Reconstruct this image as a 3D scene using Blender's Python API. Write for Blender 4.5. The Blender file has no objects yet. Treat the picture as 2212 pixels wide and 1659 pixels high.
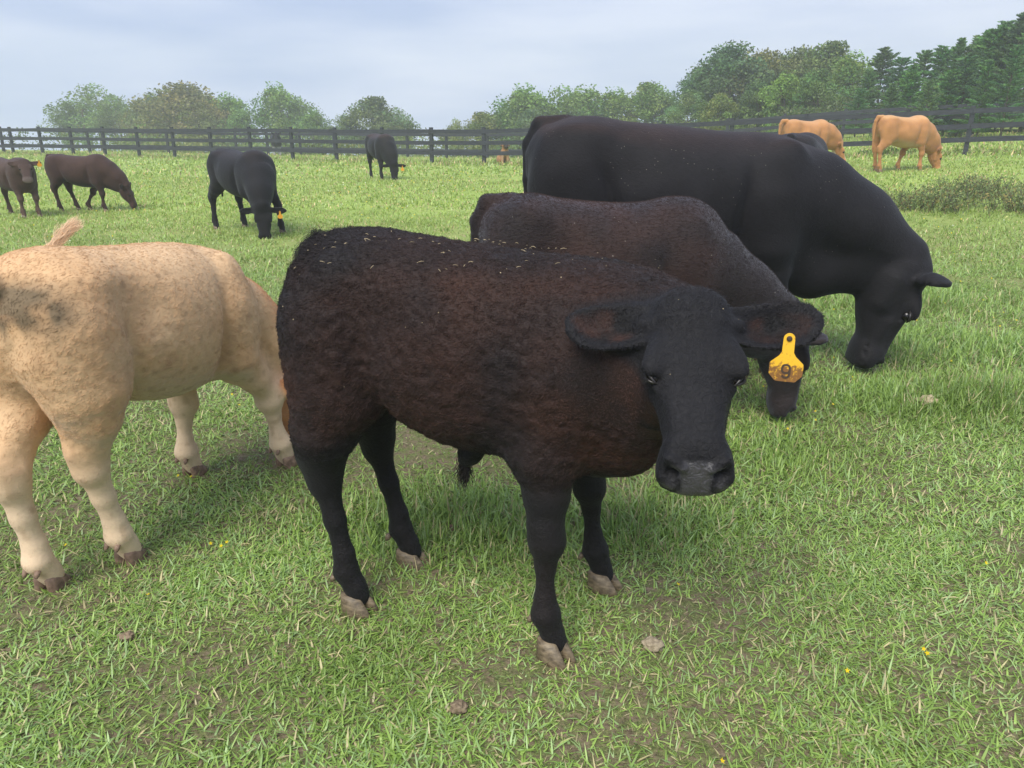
import bpy, math, random
import numpy as np
from mathutils import Vector, Matrix

# ------------------------------------------------------------------ camera, world, sun, exposure
sc = bpy.context.scene
col = sc.collection
FPX, PITCH, CAMH = 1661.0, math.radians(18.6), 1.35     # focal length in px of a 2212 px wide picture
cd = bpy.data.cameras.new("camera"); cam = bpy.data.objects.new("camera", cd); col.objects.link(cam)
cam.location = (0, 0, CAMH); cam.rotation_euler = (math.pi/2 - PITCH, 0, 0)
cd.sensor_width = 36; cd.lens = 36*FPX/2212; cd.clip_start = 0.05; cd.clip_end = 4000
sc.camera = cam

SUN_EL, SUN_AZ = math.radians(52), math.radians(205)    # azimuth clockwise from +Y: behind the camera, to its left
w = bpy.data.worlds.new("World"); sc.world = w; w.use_nodes = True
nt = w.node_tree; nt.nodes.clear()
def N(t, **k):
    n = nt.nodes.new(t)
    for a, b in k.items(): setattr(n, a, b)
    return n
out = N('ShaderNodeOutputWorld'); bg = N('ShaderNodeBackground'); tc = N('ShaderNodeTexCoord')
sep = N('ShaderNodeSeparateXYZ'); mx = N('ShaderNodeMath', operation='MAXIMUM'); mx.inputs[1].default_value = 0.03
cmb = N('ShaderNodeCombineXYZ'); sky = N('ShaderNodeTexSky', sky_type='NISHITA'); sky.sun_disc = False
sky.sun_elevation = SUN_EL; sky.sun_rotation = SUN_AZ; sky.air_density = 1.4; sky.dust_density = 3
L = nt.links.new
L(tc.outputs['Generated'], sep.inputs[0]); L(sep.outputs['X'], cmb.inputs['X']); L(sep.outputs['Y'], cmb.inputs['Y'])
L(sep.outputs['Z'], mx.inputs[0]); L(mx.outputs[0], cmb.inputs['Z']); L(cmb.outputs[0], sky.inputs['Vector'])
mp = N('ShaderNodeMapping'); mp.inputs['Scale'].default_value = (1.0, 1.0, 5.5); mp.inputs['Rotation'].default_value = (0.05, 0.12, 0.3)
L(tc.outputs['Generated'], mp.inputs[0])
nz = N('ShaderNodeTexNoise'); nz.inputs['Scale'].default_value = 2.2; nz.inputs['Detail'].default_value = 6; nz.inputs['Roughness'].default_value = 0.5
L(mp.outputs[0], nz.inputs[0])
cr = N('ShaderNodeValToRGB'); L(nz.outputs[0], cr.inputs[0])
e = cr.color_ramp.elements
e[0].position = 0.38; e[0].color = (4.3, 5.5, 8.3, 1)
e[1].position = 0.62; e[1].color = (8.0, 8.7, 10.4, 1)
# the overcast is paler on the right of the view and bluer towards the left horizon
xr = N('ShaderNodeMapRange'); xr.inputs['From Min'].default_value = -0.6; xr.inputs['From Max'].default_value = 0.7
L(sep.outputs['X'], xr.inputs['Value'])
m2 = N('ShaderNodeMix', data_type='RGBA', blend_type='MIX'); m2.inputs['A'].default_value = (4.9, 6.0, 9.0, 1); m2.inputs['B'].default_value = (6.7, 7.2, 9.3, 1)
L(xr.outputs[0], m2.inputs['Factor'])
m3 = N('ShaderNodeMix', data_type='RGBA'); m3.inputs['Factor'].default_value = 0.35
L(cr.outputs[0], m3.inputs['A']); L(m2.outputs['Result'], m3.inputs['B'])
m1 = N('ShaderNodeMix', data_type='RGBA'); m1.inputs['Factor'].default_value = 0.9
L(sky.outputs[0], m1.inputs['A']); L(m3.outputs['Result'], m1.inputs['B'])
L(m1.outputs['Result'], bg.inputs['Color']); bg.inputs['Strength'].default_value = 0.079
L(bg.outputs[0], out.inputs[0])

sd = bpy.data.lights.new("sun", 'SUN'); sun = bpy.data.objects.new("sun", sd); col.objects.link(sun)
sd.energy = 3.2; sd.angle = math.radians(36); sd.color = (1, 0.95, 0.86)
sdir = Vector((math.sin(SUN_AZ)*math.cos(SUN_EL), math.cos(SUN_AZ)*math.cos(SUN_EL), math.sin(SUN_EL)))
sun.rotation_euler = sdir.to_track_quat('Z', 'Y').to_euler()
vs = sc.view_settings; vs.view_transform = 'Standard'; vs.look = 'None'; vs.gamma = 1; vs.exposure = 0.45; vs.use_curve_mapping = False
sc.render.engine = 'CYCLES'
sc.cycles.max_bounces = 5; sc.cycles.volume_bounces = 1
sc.cycles.transparent_max_bounces = 8

# ------------------------------------------------------------------ helpers
random.seed(7); rng = np.random.default_rng(11)
def ray(u, v):
    a = (u-1106)/FPX; b = -(v-829.5)/FPX
    return np.array([a, b*math.sin(PITCH)+math.cos(PITCH), b*math.cos(PITCH)-math.sin(PITCH)])
def at_Y(u, v, Y):
    d = ray(u, v); return np.array([0, 0, CAMH]) + d*(Y/d[1])
FA = np.array([-1.03, 28.2]); FD = np.array([0.91, -0.415]); FD = FD/np.linalg.norm(FD); FN = np.array([-FD[1], FD[0]])
def sstep(x, a, b):
    t = np.clip((x-a)/(b-a), 0, 1); return t*t*(3-2*t)
def ground_h(x, y):
    x = np.asarray(x, float); y = np.asarray(y, float)
    h = 0.05*1.5*np.log1p(np.exp(np.clip((x-1.0)/1.5, -20, 20)))*sstep(y, 4, 15)
    h = np.minimum(h, 0.9+0.1*h)
    d = (x-FA[0])*FN[0] + (y-FA[1])*FN[1]
    left = 1-sstep(x, 2, 16)
    drop = -0.028*np.clip(d-1, 0, 12) - 0.07*np.clip(d-13, 0, 2000)
    rise = 0.012*np.clip(d, 0, 60)
    amp = 0.012*np.sin(x*1.7+0.3*y)*np.sin(y*1.3-0.5*x)*sstep(y, 5, 10)
    return h + left*drop + (1-left)*rise + amp
def tag(o, label=None, cat=None, group=None, kind=None):
    if label: o['label'] = label
    if cat: o['category'] = cat
    if group: o['group'] = group
    if kind: o['kind'] = kind
    return o
def empty(name, loc=(0, 0, 0), rz=0):
    o = bpy.data.objects.new(name, None); o.empty_display_size = 0.2; col.objects.link(o)
    o.location = tuple(float(c) for c in loc); o.rotation_euler = (0, 0, rz); return o
def mesh_obj(name, V, F, mat=None, parent=None, smooth=True, cols=None):
    """F: (n,k) int array or list of arrays of constant k"""
    V = np.asarray(V, np.float32)
    Fs = F if isinstance(F, list) else [F]
    Fs = [np.asarray(f, np.int32) for f in Fs if len(f)]
    me = bpy.data.meshes.new(name)
    me.vertices.add(len(V)); me.vertices.foreach_set('co', V.ravel())
    nl = sum(f.size for f in Fs); npoly = sum(len(f) for f in Fs)
    me.loops.add(nl); me.loops.foreach_set('vertex_index', np.concatenate([f.ravel() for f in Fs]))
    me.polygons.add(npoly)
    tot = np.concatenate([np.full(len(f), f.shape[1], np.int32) for f in Fs])
    st = np.concatenate([[0], np.cumsum(tot)[:-1]]).astype(np.int32)
    me.polygons.foreach_set('loop_start', st); me.polygons.foreach_set('loop_total', tot)
    me.polygons.foreach_set('use_smooth', np.full(npoly, smooth))
    if cols is not None:
        a = me.attributes.new('coat', 'FLOAT_COLOR', 'POINT')
        c4 = np.ones((len(V), 4), np.float32); c4[:, :np.shape(cols)[1]] = cols; a.data.foreach_set('color', c4.ravel())
    me.update(calc_edges=True); me.validate()
    if mat: me.materials.append(mat)
    o = bpy.data.objects.new(name, me); col.objects.link(o)
    if parent: o.parent = parent
    return o
class MB:
    def __init__(s): s.V = []; s.F = []; s.n = 0
    def add(s, V, F):
        V = np.asarray(V, float); s.V.append(V); s.F += [tuple(int(i)+s.n for i in f) for f in F]; s.n += len(V)
    def box(s, c, sz, R=None, bev=0.0):
        c = np.asarray(c, float); h = np.asarray(sz, float)/2
        b = min(bev, h.min()*0.9)
        pts = []; 
        for sx in (-1, 1):
            for sy in (-1, 1):
                for sz_ in (-1, 1):
                    pts.append([sx*h[0], sy*h[1], sz_*h[2]])
        V = np.array(pts); F = [(0, 1, 3, 2), (4, 6, 7, 5), (0, 4, 5, 1), (2, 3, 7, 6), (0, 2, 6, 4), (1, 5, 7, 3)]
        if R is not None: V = V @ np.asarray(R).T
        s.add(V+c, F)
    def tube(s, pts, rad, seg=8, cap=True):
        pts = np.asarray(pts, float); rad = np.broadcast_to(rad, (len(pts),)); n = len(pts); V = []
        for i in range(n):
            t = pts[min(i+1, n-1)]-pts[max(i-1, 0)]; t = t/(np.linalg.norm(t)+1e-9)
            u = np.cross(t, [0.13, 0.21, 0.97] if abs(t[2]) < 0.9 else [1, 0.1, 0]); u /= np.linalg.norm(u); v = np.cross(t, u)
            for k in range(seg):
                a = 2*math.pi*k/seg; V.append(pts[i]+rad[i]*(math.cos(a)*u+math.sin(a)*v))
        F = [(i*seg+k, i*seg+(k+1) % seg, (i+1)*seg+(k+1) % seg, (i+1)*seg+k) for i in range(n-1) for k in range(seg)]
        if cap: F += [tuple(range(seg))[::-1], tuple((n-1)*seg+k for k in range(seg))]
        s.add(V, F)
    def build(s, name, mat=None, parent=None, smooth=False):
        V = np.concatenate(s.V); by = {}
        for f in s.F: by.setdefault(len(f), []).append(f)
        return mesh_obj(name, V, [np.array(v) for v in by.values()], mat, parent, smooth)

# ------------------------------------------------------------------ materials
def new_mat(name):
    m = bpy.data.materials.new(name); m.use_nodes = True; t = m.node_tree
    b = t.nodes['Principled BSDF']; return m, t, b, t.nodes.new, t.links.new
def coat_mat(name, bump_scale=60, bump=0.35, dist=0.006, rough=0.75, sheen=0.25, sheen_tint=(0.75, 0.8, 0.9), var=0.35, speck=0.0, stretch=(1, 1, 1), speckpos=0.7):
    m, t, b, n, l = new_mat(name)
    at = n('ShaderNodeAttribute'); at.attribute_name = 'coat'
    tc = n('ShaderNodeTexCoord')
    mp = n('ShaderNodeMapping'); mp.inputs['Scale'].default_value = stretch; l(tc.outputs['Object'], mp.inputs[0])
    n1 = n('ShaderNodeTexNoise'); n1.inputs['Scale'].default_value = bump_scale; n1.inputs['Detail'].default_value = 5; n1.inputs['Roughness'].default_value = 0.6; n1.inputs['Distortion'].default_value = 1.2
    l(mp.outputs[0], n1.inputs[0])
    n2 = n('ShaderNodeTexNoise'); n2.inputs['Scale'].default_value = 7; n2.inputs['Detail'].default_value = 6; l(tc.outputs['Object'], n2.inputs[0])
    ad = n('ShaderNodeMath'); ad.operation = 'ADD'; l(n1.outputs[0], ad.inputs[0]); l(n2.outputs[0], ad.inputs[1])
    mr = n('ShaderNodeMapRange'); mr.inputs['From Min'].default_value = 0.6; mr.inputs['From Max'].default_value = 1.4
    mr.inputs['To Min'].default_value = 1-var; mr.inputs['To Max'].default_value = 1+var; l(ad.outputs[0], mr.inputs['Value'])
    mu = n('ShaderNodeVectorMath'); mu.operation = 'SCALE'; l(at.outputs['Color'], mu.inputs[0]); l(mr.outputs[0], mu.inputs['Scale'])
    last = mu.outputs[0]
    if speck > 0:
        v = n('ShaderNodeTexVoronoi'); v.inputs['Scale'].default_value = 55; l(tc.outputs['Object'], v.inputs[0])
        lt = n('ShaderNodeMath'); lt.operation = 'LESS_THAN'; lt.inputs[1].default_value = 0.10; l(v.outputs['Distance'], lt.inputs[0])
        n3 = n('ShaderNodeTexNoise'); n3.inputs['Scale'].default_value = 5; l(tc.outputs['Object'], n3.inputs[0])
        sx = n('ShaderNodeSeparateXYZ'); l(tc.outputs['Object'], sx.inputs[0])
        hz = n('ShaderNodeMapRange'); hz.inputs['From Min'].default_value = speckpos; hz.inputs['From Max'].default_value = speckpos+0.35; hz.inputs['To Max'].default_value = 0.12; l(sx.outputs['Z'], hz.inputs['Value'])
        a2 = n('ShaderNodeMath'); a2.operation = 'ADD'; l(n3.outputs[0], a2.inputs[0]); l(hz.outputs[0], a2.inputs[1])
        gt = n('ShaderNodeMath'); gt.operation = 'GREATER_THAN'; gt.inputs[1].default_value = 0.62; l(a2.outputs[0], gt.inputs[0])
        w2 = n('ShaderNodeSeparateColor'); l(v.outputs['Color'], w2.inputs[0])
        g2 = n('ShaderNodeMath'); g2.operation = 'GREATER_THAN'; g2.inputs[1].default_value = 0.55; l(w2.outputs[0], g2.inputs[0])
        p1 = n('ShaderNodeMath'); p1.operation = 'MULTIPLY'; l(lt.outputs[0], p1.inputs[0]); l(gt.outputs[0], p1.inputs[1])
        p2 = n('ShaderNodeMath'); p2.operation = 'MULTIPLY'; l(p1.outputs[0], p2.inputs[0]); l(g2.outputs[0], p2.inputs[1])
        mm = n('ShaderNodeMix'); mm.data_type = 'RGBA'; l(p2.outputs[0], mm.inputs['Factor']); l(last, mm.inputs['A']); mm.inputs['B'].default_value = (0.5*speck, 0.46*speck, 0.38*speck, 1)
        last = mm.outputs['Result']
    l(last, b.inputs['Base Color'])
    rm = n('ShaderNodeMapRange'); rm.inputs['To Min'].default_value = 0.30; rm.inputs['To Max'].default_value = rough; l(at.outputs['Alpha'], rm.inputs['Value']); l(rm.outputs[0], b.inputs['Roughness'])
    sm = n('ShaderNodeMapRange'); sm.inputs['To Min'].default_value = 0.75; sm.inputs['To Max'].default_value = 0.22; l(at.outputs['Alpha'], sm.inputs['Value']); l(sm.outputs[0], b.inputs['Specular IOR Level'])
    b.inputs['Sheen Weight'].default_value = sheen; b.inputs['Sheen Roughness'].default_value = 0.5; b.inputs['Sheen Tint'].default_value = (*sheen_tint, 1)
    bp = n('ShaderNodeBump'); bp.inputs['Strength'].default_value = bump; bp.inputs['Distance'].default_value = dist
    l(n1.outputs[0], bp.inputs['Height']); l(bp.outputs[0], b.inputs['Normal'])
    return m
def attr_mat(name, rough=0.7, spec=0.3, var=0.0, scale=8, transl=0.0, attr='coat'):
    m, t, b, n, l = new_mat(name)
    at = n('ShaderNodeAttribute'); at.attribute_name = attr
    if var:
        tc = n('ShaderNodeTexCoord'); nn = n('ShaderNodeTexNoise'); nn.inputs['Scale'].default_value = scale; nn.inputs['Detail'].default_value = 5; l(tc.outputs['Object'], nn.inputs[0])
        mr = n('ShaderNodeMapRange'); mr.inputs['From Min'].default_value = 0.3; mr.inputs['From Max'].default_value = 0.7; mr.inputs['To Min'].default_value = 1-var; mr.inputs['To Max'].default_value = 1+var
        l(nn.outputs[0], mr.inputs['Value'])
        mu = n('ShaderNodeVectorMath'); mu.operation = 'SCALE'; l(at.outputs['Color'], mu.inputs[0]); l(mr.outputs[0], mu.inputs['Scale']); src = mu.outputs[0]
    else: src = at.outputs['Color']
    l(src, b.inputs['Base Color']); b.inputs['Roughness'].default_value = rough; b.inputs['Specular IOR Level'].default_value = spec
    if transl:
        tr = n('ShaderNodeBsdfTranslucent'); l(src, tr.inputs['Color']); ms = n('ShaderNodeMixShader'); ms.inputs[0].default_value = transl
        o = t.nodes['Material Output']; l(b.outputs[0], ms.inputs[1]); l(tr.outputs[0], ms.inputs[2]); l(ms.outputs[0], o.inputs[0])
    return m
def noise_mat(name, c1, c2, scale=10, rough=0.7, spec=0.3, bump=0.0, bscale=None, stretch=(1, 1, 1), dist=0.01, coord='Object'):
    m, t, b, n, l = new_mat(name)
    tc = n('ShaderNodeTexCoord'); mp = n('ShaderNodeMapping'); mp.inputs['Scale'].default_value = stretch; l(tc.outputs[coord], mp.inputs[0])
    nn = n('ShaderNodeTexNoise'); nn.inputs['Scale'].default_value = scale; nn.inputs['Detail'].default_value = 7; nn.inputs['Roughness'].default_value = 0.6; l(mp.outputs[0], nn.inputs[0])
    r = n('ShaderNodeValToRGB'); r.color_ramp.elements[0].position = 0.35; r.color_ramp.elements[1].position = 0.65
    r.color_ramp.elements[0].color = (*c1, 1); r.color_ramp.elements[1].color = (*c2, 1); l(nn.outputs[0], r.inputs[0]); l(r.outputs[0], b.inputs['Base Color'])
    b.inputs['Roughness'].default_value = rough; b.inputs['Specular IOR Level'].default_value = spec
    if bump:
        bp = n('ShaderNodeBump'); bp.inputs['Strength'].default_value = bump; bp.inputs['Distance'].default_value = dist; l(nn.outputs[0], bp.inputs['Height']); l(bp.outputs[0], b.inputs['Normal'])
    return m

# ------------------------------------------------------------------ animal modelling: one continuous skin from a blended distance field
def smin(a, b, k):
    h = np.clip(0.5+0.5*(b-a)/k, 0, 1); return b*(1-h)+a*h-k*h*(1-h)
def smax(a, b, k): return -smin(-a, -b, k)
def rcone(P, a, b, ra, rb, sq=None):
    """tapered capsule; sq = squash of the local y axis (below 1 = narrower)"""
    if sq is not None:
        P = P*np.array([1, 1/sq, 1], np.float32); a = np.array(a)*[1, 1/sq, 1]; b = np.array(b)*[1, 1/sq, 1]
    a = np.asarray(a, np.float32); b = np.asarray(b, np.float32); ba = b-a; pa = P-a
    h = np.clip(pa@ba/float(ba@ba), 0, 1)
    d = np.sqrt(((pa-h[:, None]*ba)**2).sum(1)) - (ra+(rb-ra)*h)
    return d*(sq if sq else 1)**0.5
def ell(P, c, r, R=None):
    q = P-np.asarray(c, np.float32)
    if R is not None: q = q@np.asarray(R, np.float32)
    r = np.asarray(r, np.float32); k0 = np.sqrt(((q/r)**2).sum(1)); k1 = np.sqrt(((q/(r*r))**2).sum(1))
    return k0*(k0-1)/np.maximum(k1, 1e-6)
def spl(x, tab):
    """smooth (monotone-ish cubic) interpolation of the station table"""
    tab = np.asarray(tab, float); X = tab[:, 0]; Y = tab[:, 1:]
    m = np.gradient(Y, X, axis=0)
    i = np.clip(np.searchsorted(X, x)-1, 0, len(X)-2); h = X[i+1]-X[i]; t = np.clip((x-X[i])/h, 0, 1)[:, None]; h = h[:, None]
    return (2*t**3-3*t**2+1)*Y[i]+(t**3-2*t**2+t)*h*m[i]+(-2*t**3+3*t**2)*Y[i+1]+(t**3-t**2)*h*m[i+1]
def loft(Q, tab):
    """tab rows: x, ztop, zbot, halfwidth, exponent, lowness (how much the lower half narrows)"""
    x0, x1 = tab[0][0], tab[-1][0]; x = np.clip(Q[:, 0], x0, x1)
    xs = np.linspace(x0, x1, 200); S = spl(xs, tab); s = np.stack([np.interp(x, xs, S[:, k]) for k in range(S.shape[1])], 1).astype(np.float32)
    c = (s[:, 0]+s[:, 1])/2; h = (s[:, 0]-s[:, 1])/2; z = Q[:, 2]-c
    w = s[:, 2]*(1-s[:, 4]*np.clip(-z/h*0.5+0.5, 0, 1.2)); y = Q[:, 1]
    ay, az = np.abs(y), np.abs(z); p = s[:, 3]
    r = ((ay/w)**p+(az/h)**p+1e-9)**(1/p); q = np.sqrt(y*y+z*z)
    d = q*(1-1/np.maximum(r, 0.02)); ex = np.abs(Q[:, 0]-x)
    return np.where(ex > 0, np.sqrt(np.maximum(d, 0)**2+ex**2), d)
def surface_nets(field, lo, hi, res, fac=4):
    lo = np.array(lo, float); hi = np.array(hi, float); cr = res*fac
    nc = np.ceil((hi-lo)/cr).astype(int)+1
    g = np.stack(np.meshgrid(*[lo[k]+cr*np.arange(nc[k]+1) for k in range(3)], indexing='ij'), -1)
    fc = field(g.reshape(-1, 3).astype(np.float32)).reshape(g.shape[:3])
    c8 = [fc[i:nc[0]+i, j:nc[1]+j, k:nc[2]+k] for i in (0, 1) for j in (0, 1) for k in (0, 1)]
    mn = np.minimum.reduce(c8); mxx = np.maximum.reduce(c8)
    near = (mn < cr*1.3) & (mxx > -cr*1.3)
    nf = nc*fac
    rep = lambda a: np.repeat(np.repeat(np.repeat(a, fac, 0), fac, 1), fac, 2)
    mask = rep(near); pad = np.zeros(nf+1, bool); pad[:-1, :-1, :-1] = mask
    pad[1:, :-1, :-1] |= mask; pad[:-1, 1:, :-1] |= mask; pad[:-1, :-1, 1:] |= mask; pad[1:, 1:, 1:] |= mask; pad[1:, 1:, :-1] |= mask; pad[1:, :-1, 1:] |= mask; pad[:-1, 1:, 1:] |= mask
    F = np.full(nf+1, 1.0, np.float32); F[:-1, :-1, :-1] = rep(np.where(c8[0] > 0, 1.0, -1.0).astype(np.float32))
    idx = np.nonzero(pad); P = (lo+res*np.stack(idx, 1)).astype(np.float32)
    vals = np.empty(len(P), np.float32)
    for s in range(0, len(P), 400000): vals[s:s+400000] = field(P[s:s+400000])
    F[idx] = vals
    S = F < 0
    cnt = sum(S[i:nf[0]+i, j:nf[1]+j, k:nf[2]+k].astype(np.int8) for i in (0, 1) for j in (0, 1) for k in (0, 1))
    cells = np.nonzero((cnt > 0) & (cnt < 8)); n = len(cells[0]); ci = np.stack(cells, 1)
    vid = np.full(nf, -1, np.int32); vid[cells] = np.arange(n)
    acc = np.zeros((n, 3)); wt = np.zeros(n)
    for ax in range(3):
        o1, o2 = [a for a in range(3) if a != ax]
        for i in (0, 1):
            for j in (0, 1):
                a = ci.copy(); a[:, o1] += i; a[:, o2] += j; b = a.copy(); b[:, ax] += 1
                fa = F[tuple(a.T)]; fb = F[tuple(b.T)]; m = (fa < 0) != (fb < 0)
                t = fa/(fa-fb+1e-12); p = a.astype(float); p[:, ax] += t
                acc[m] += p[m]; wt[m] += 1
    V = lo+res*(acc/wt[:, None]); faces = []
    for ax in range(3):
        o1, o2 = (ax+1) % 3, (ax+2) % 3
        sl = [slice(1, nf[k]) for k in range(3)]; sl[ax] = slice(0, nf[ax]); sl2 = list(sl); sl2[ax] = slice(1, nf[ax]+1)
        A = S[tuple(sl)]; B = S[tuple(sl2)]; e = np.nonzero(A != B); inside = A[e]
        q = np.stack(e, 1); off = np.array([1, 1, 1]); off[ax] = 0; q = q+off
        c = []
        for d1, d2 in ((0, 0), (-1, 0), (-1, -1), (0, -1)):
            r = q.copy(); r[:, o1] += d1; r[:, o2] += d2; c.append(vid[tuple(r.T)])
        f = np.stack(c, 1); f[~inside] = f[~inside][:, ::-1]; faces.append(f)
    return V, np.concatenate(faces)
def vnormals(V, F):
    a = V[F[:, 2]]-V[F[:, 0]]; b = V[F[:, 3]]-V[F[:, 1]]; fn = np.cross(a, b); nn = np.zeros_like(V)
    for k in range(4): np.add.at(nn, F[:, k], fn)
    return nn/(np.linalg.norm(nn, axis=1)[:, None]+1e-12)
def rot(axis, a):
    return np.array(Matrix.Rotation(a, 3, axis))
def head_frame(origin, heading, pitch, roll=0.0):
    """x axis along the face to the muzzle, z out of the forehead"""
    R = rot('Z', heading)@rot('Y', pitch)@rot('X', roll)
    return np.array(origin, float), R

HEAD = [  # x, ztop, zbot, halfwidth, exponent, lower narrowing; calf head about 0.40 m long
 (-0.050, -0.040, -0.105, 0.040, 2.2, 0.1),
 (-0.020, -0.006, -0.150, 0.080, 2.4, 0.1),
 (0.030, 0.008, -0.180, 0.098, 2.6, 0.18),
 (0.090, 0.014, -0.195, 0.105, 2.8, 0.32),
 (0.150, 0.010, -0.192, 0.105, 2.9, 0.42),
 (0.205, -0.002, -0.175, 0.092, 2.9, 0.36),
 (0.260, -0.012, -0.150, 0.077, 2.9, 0.24),
 (0.305, -0.018, -0.134, 0.070, 2.8, 0.10),
 (0.340, -0.024, -0.134, 0.077, 2.8, 0.0),
 (0.366, -0.038, -0.137, 0.082, 2.7, 0.0),
 (0.388, -0.060, -0.136, 0.078, 2.6, 0.0),
 (0.404, -0.082, -0.130, 0.062, 2.4, 0.0),
 (0.414, -0.098, -0.118, 0.034, 2.2, 0.0)]
def head_field(Q, hs, detail=True):
    """Q points in the head frame divided by hs"""
    d = loft(Q, HEAD)
    Y = np.abs(Q[:, 1:2]); A = np.concatenate([Q[:, :1], Y, Q[:, 2:]], 1)         # mirrored
    d = smin(d, ell(A, (0.135, 0.086, -0.014), (0.045, 0.020, 0.016)), 0.025)          # brow
    d = smin(d, rcone(A, (0.06, 0.060, -0.11), (0.15, 0.062, -0.13), 0.040, 0.030), 0.03)   # cheek
    d = smin(d, rcone(A, (0.215, 0.073, -0.068), (0.27, 0.060, -0.075), 0.013, 0.010), 0.025)
    d = smin(d, ell(Q, (0.01, 0, 0.000), (0.055, 0.075, 0.022)), 0.04)                # poll
    d = smin(d, ell(Q, (0.335, 0, -0.122), (0.05, 0.048, 0.024)), 0.02)              # chin
    if detail:
        d = smax(d, -ell(A, (0.176, 0.110, -0.030), (0.034, 0.022, 0.020)), 0.010)    # eye socket
        d = smin(d, ell(A, (0.150, 0.090, -0.006), (0.036, 0.022, 0.012), rot('Z', 0.35)), 0.016)   # brow ridge
        d = smin(d, rcone(A, (0.200, 0.086, -0.036), (0.225, 0.068, -0.048), 0.010, 0.012), 0.012)  # tear bone
        d = smax(d, -ell(A, (0.255, 0.088, -0.050), (0.060, 0.016, 0.030), rot('Z', -0.25)), 0.020)   # hollow beside the nose bridge
        d = smax(d, -ell(A, (0.392, 0.053, -0.064), (0.022, 0.017, 0.014), rot('Z', 0.6)), 0.006)    # nostril
        d = smin(d, rcone(A, (0.383, 0.030, -0.047), (0.362, 0.058, -0.040), 0.008, 0.012), 0.010)   # nostril wing
        d = smin(d, rcone(A, (0.402, 0.050, -0.090), (0.388, 0.070, -0.080), 0.009, 0.011), 0.012)
        mz = A[:, 2]+0.1165-0.25*np.clip(0.41-Q[:, 0], 0, 0.2)*0.25-0.004*np.cos(A[:, 1]*50)
        d = smax(d, -smax(smax(np.abs(mz)-0.0025, 0.31-Q[:, 0], 0.01), -(d+0.012), 0.004), 0.005)      # mouth
    return d
def ear_field(Q, hs, side, e):
    """e: dict up (radians, tip above horizontal), back (tip behind), length, width, open (cup turned forwards)"""
    L_ = e.get('len', 0.19); W = e.get('wid', 0.054); up = e.get('up', 0.1); back = e.get('back', 0.15); droop = e.get('turn', 0.0)
    # ear frame: X along the ear, Z its width, Y its opening normal (towards the muzzle side of the face)
    base = np.array([0.040, side*0.086, -0.030])
    # head: x=muzzle, z=forehead. ear axis points sideways, 'up' = towards -x (crown), 'back' = -z
    ax = np.array([-math.sin(up), side*math.cos(up)*math.cos(back), -math.sin(back)]); ax /= np.linalg.norm(ax)
    op = e.get('open', (0.35, 0.0, 0.93)); op = np.array(op, float); op = op-ax*(op@ax); op /= np.linalg.norm(op)
    wd = np.cross(ax, op)
    if wd[0] < 0: wd = -wd         # width axis positive towards the muzzle
    q = (Q-base)@np.stack([ax, op, wd], 1)
    u = q[:, 0]/L_
    uu = np.clip(u, 0, 1)
    half = W*np.sqrt(np.clip(1-((uu-0.60)/0.42)**2, 0.0, 1)); half = np.where(uu < 0.60, W*(0.74+0.26*np.sin(math.pi/2*np.clip(uu/0.60, 0, 1))), half)
    cz = W*(0.10*np.sin(uu*math.pi))                       # the lower edge bellies
    zz = (q[:, 2]-cz)
    cup = e.get('cup', 0.55)*W*(1-(zz/np.maximum(half, 1e-3))**2).clip(0, 1)*np.sin(math.pi*np.clip(uu+0.08, 0, 1))
    y = q[:, 1]+cup
    th = e.get('th', 0.0065)
    dz = np.maximum(np.abs(zz)-half+th*0.6, 0); dx = np.maximum(np.maximum(-q[:, 0], q[:, 0]-L_*1.0), 0)
    d = np.sqrt(dz**2+(np.maximum(np.abs(y)-th*0.5, 0))**2+dx**2)-th*0.5
    rootd = rcone(Q, base-ax*0.03, base+ax*0.020, 0.034, 0.014)
    return smin(d, rootd, 0.018), base, ax, op, wd

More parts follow.
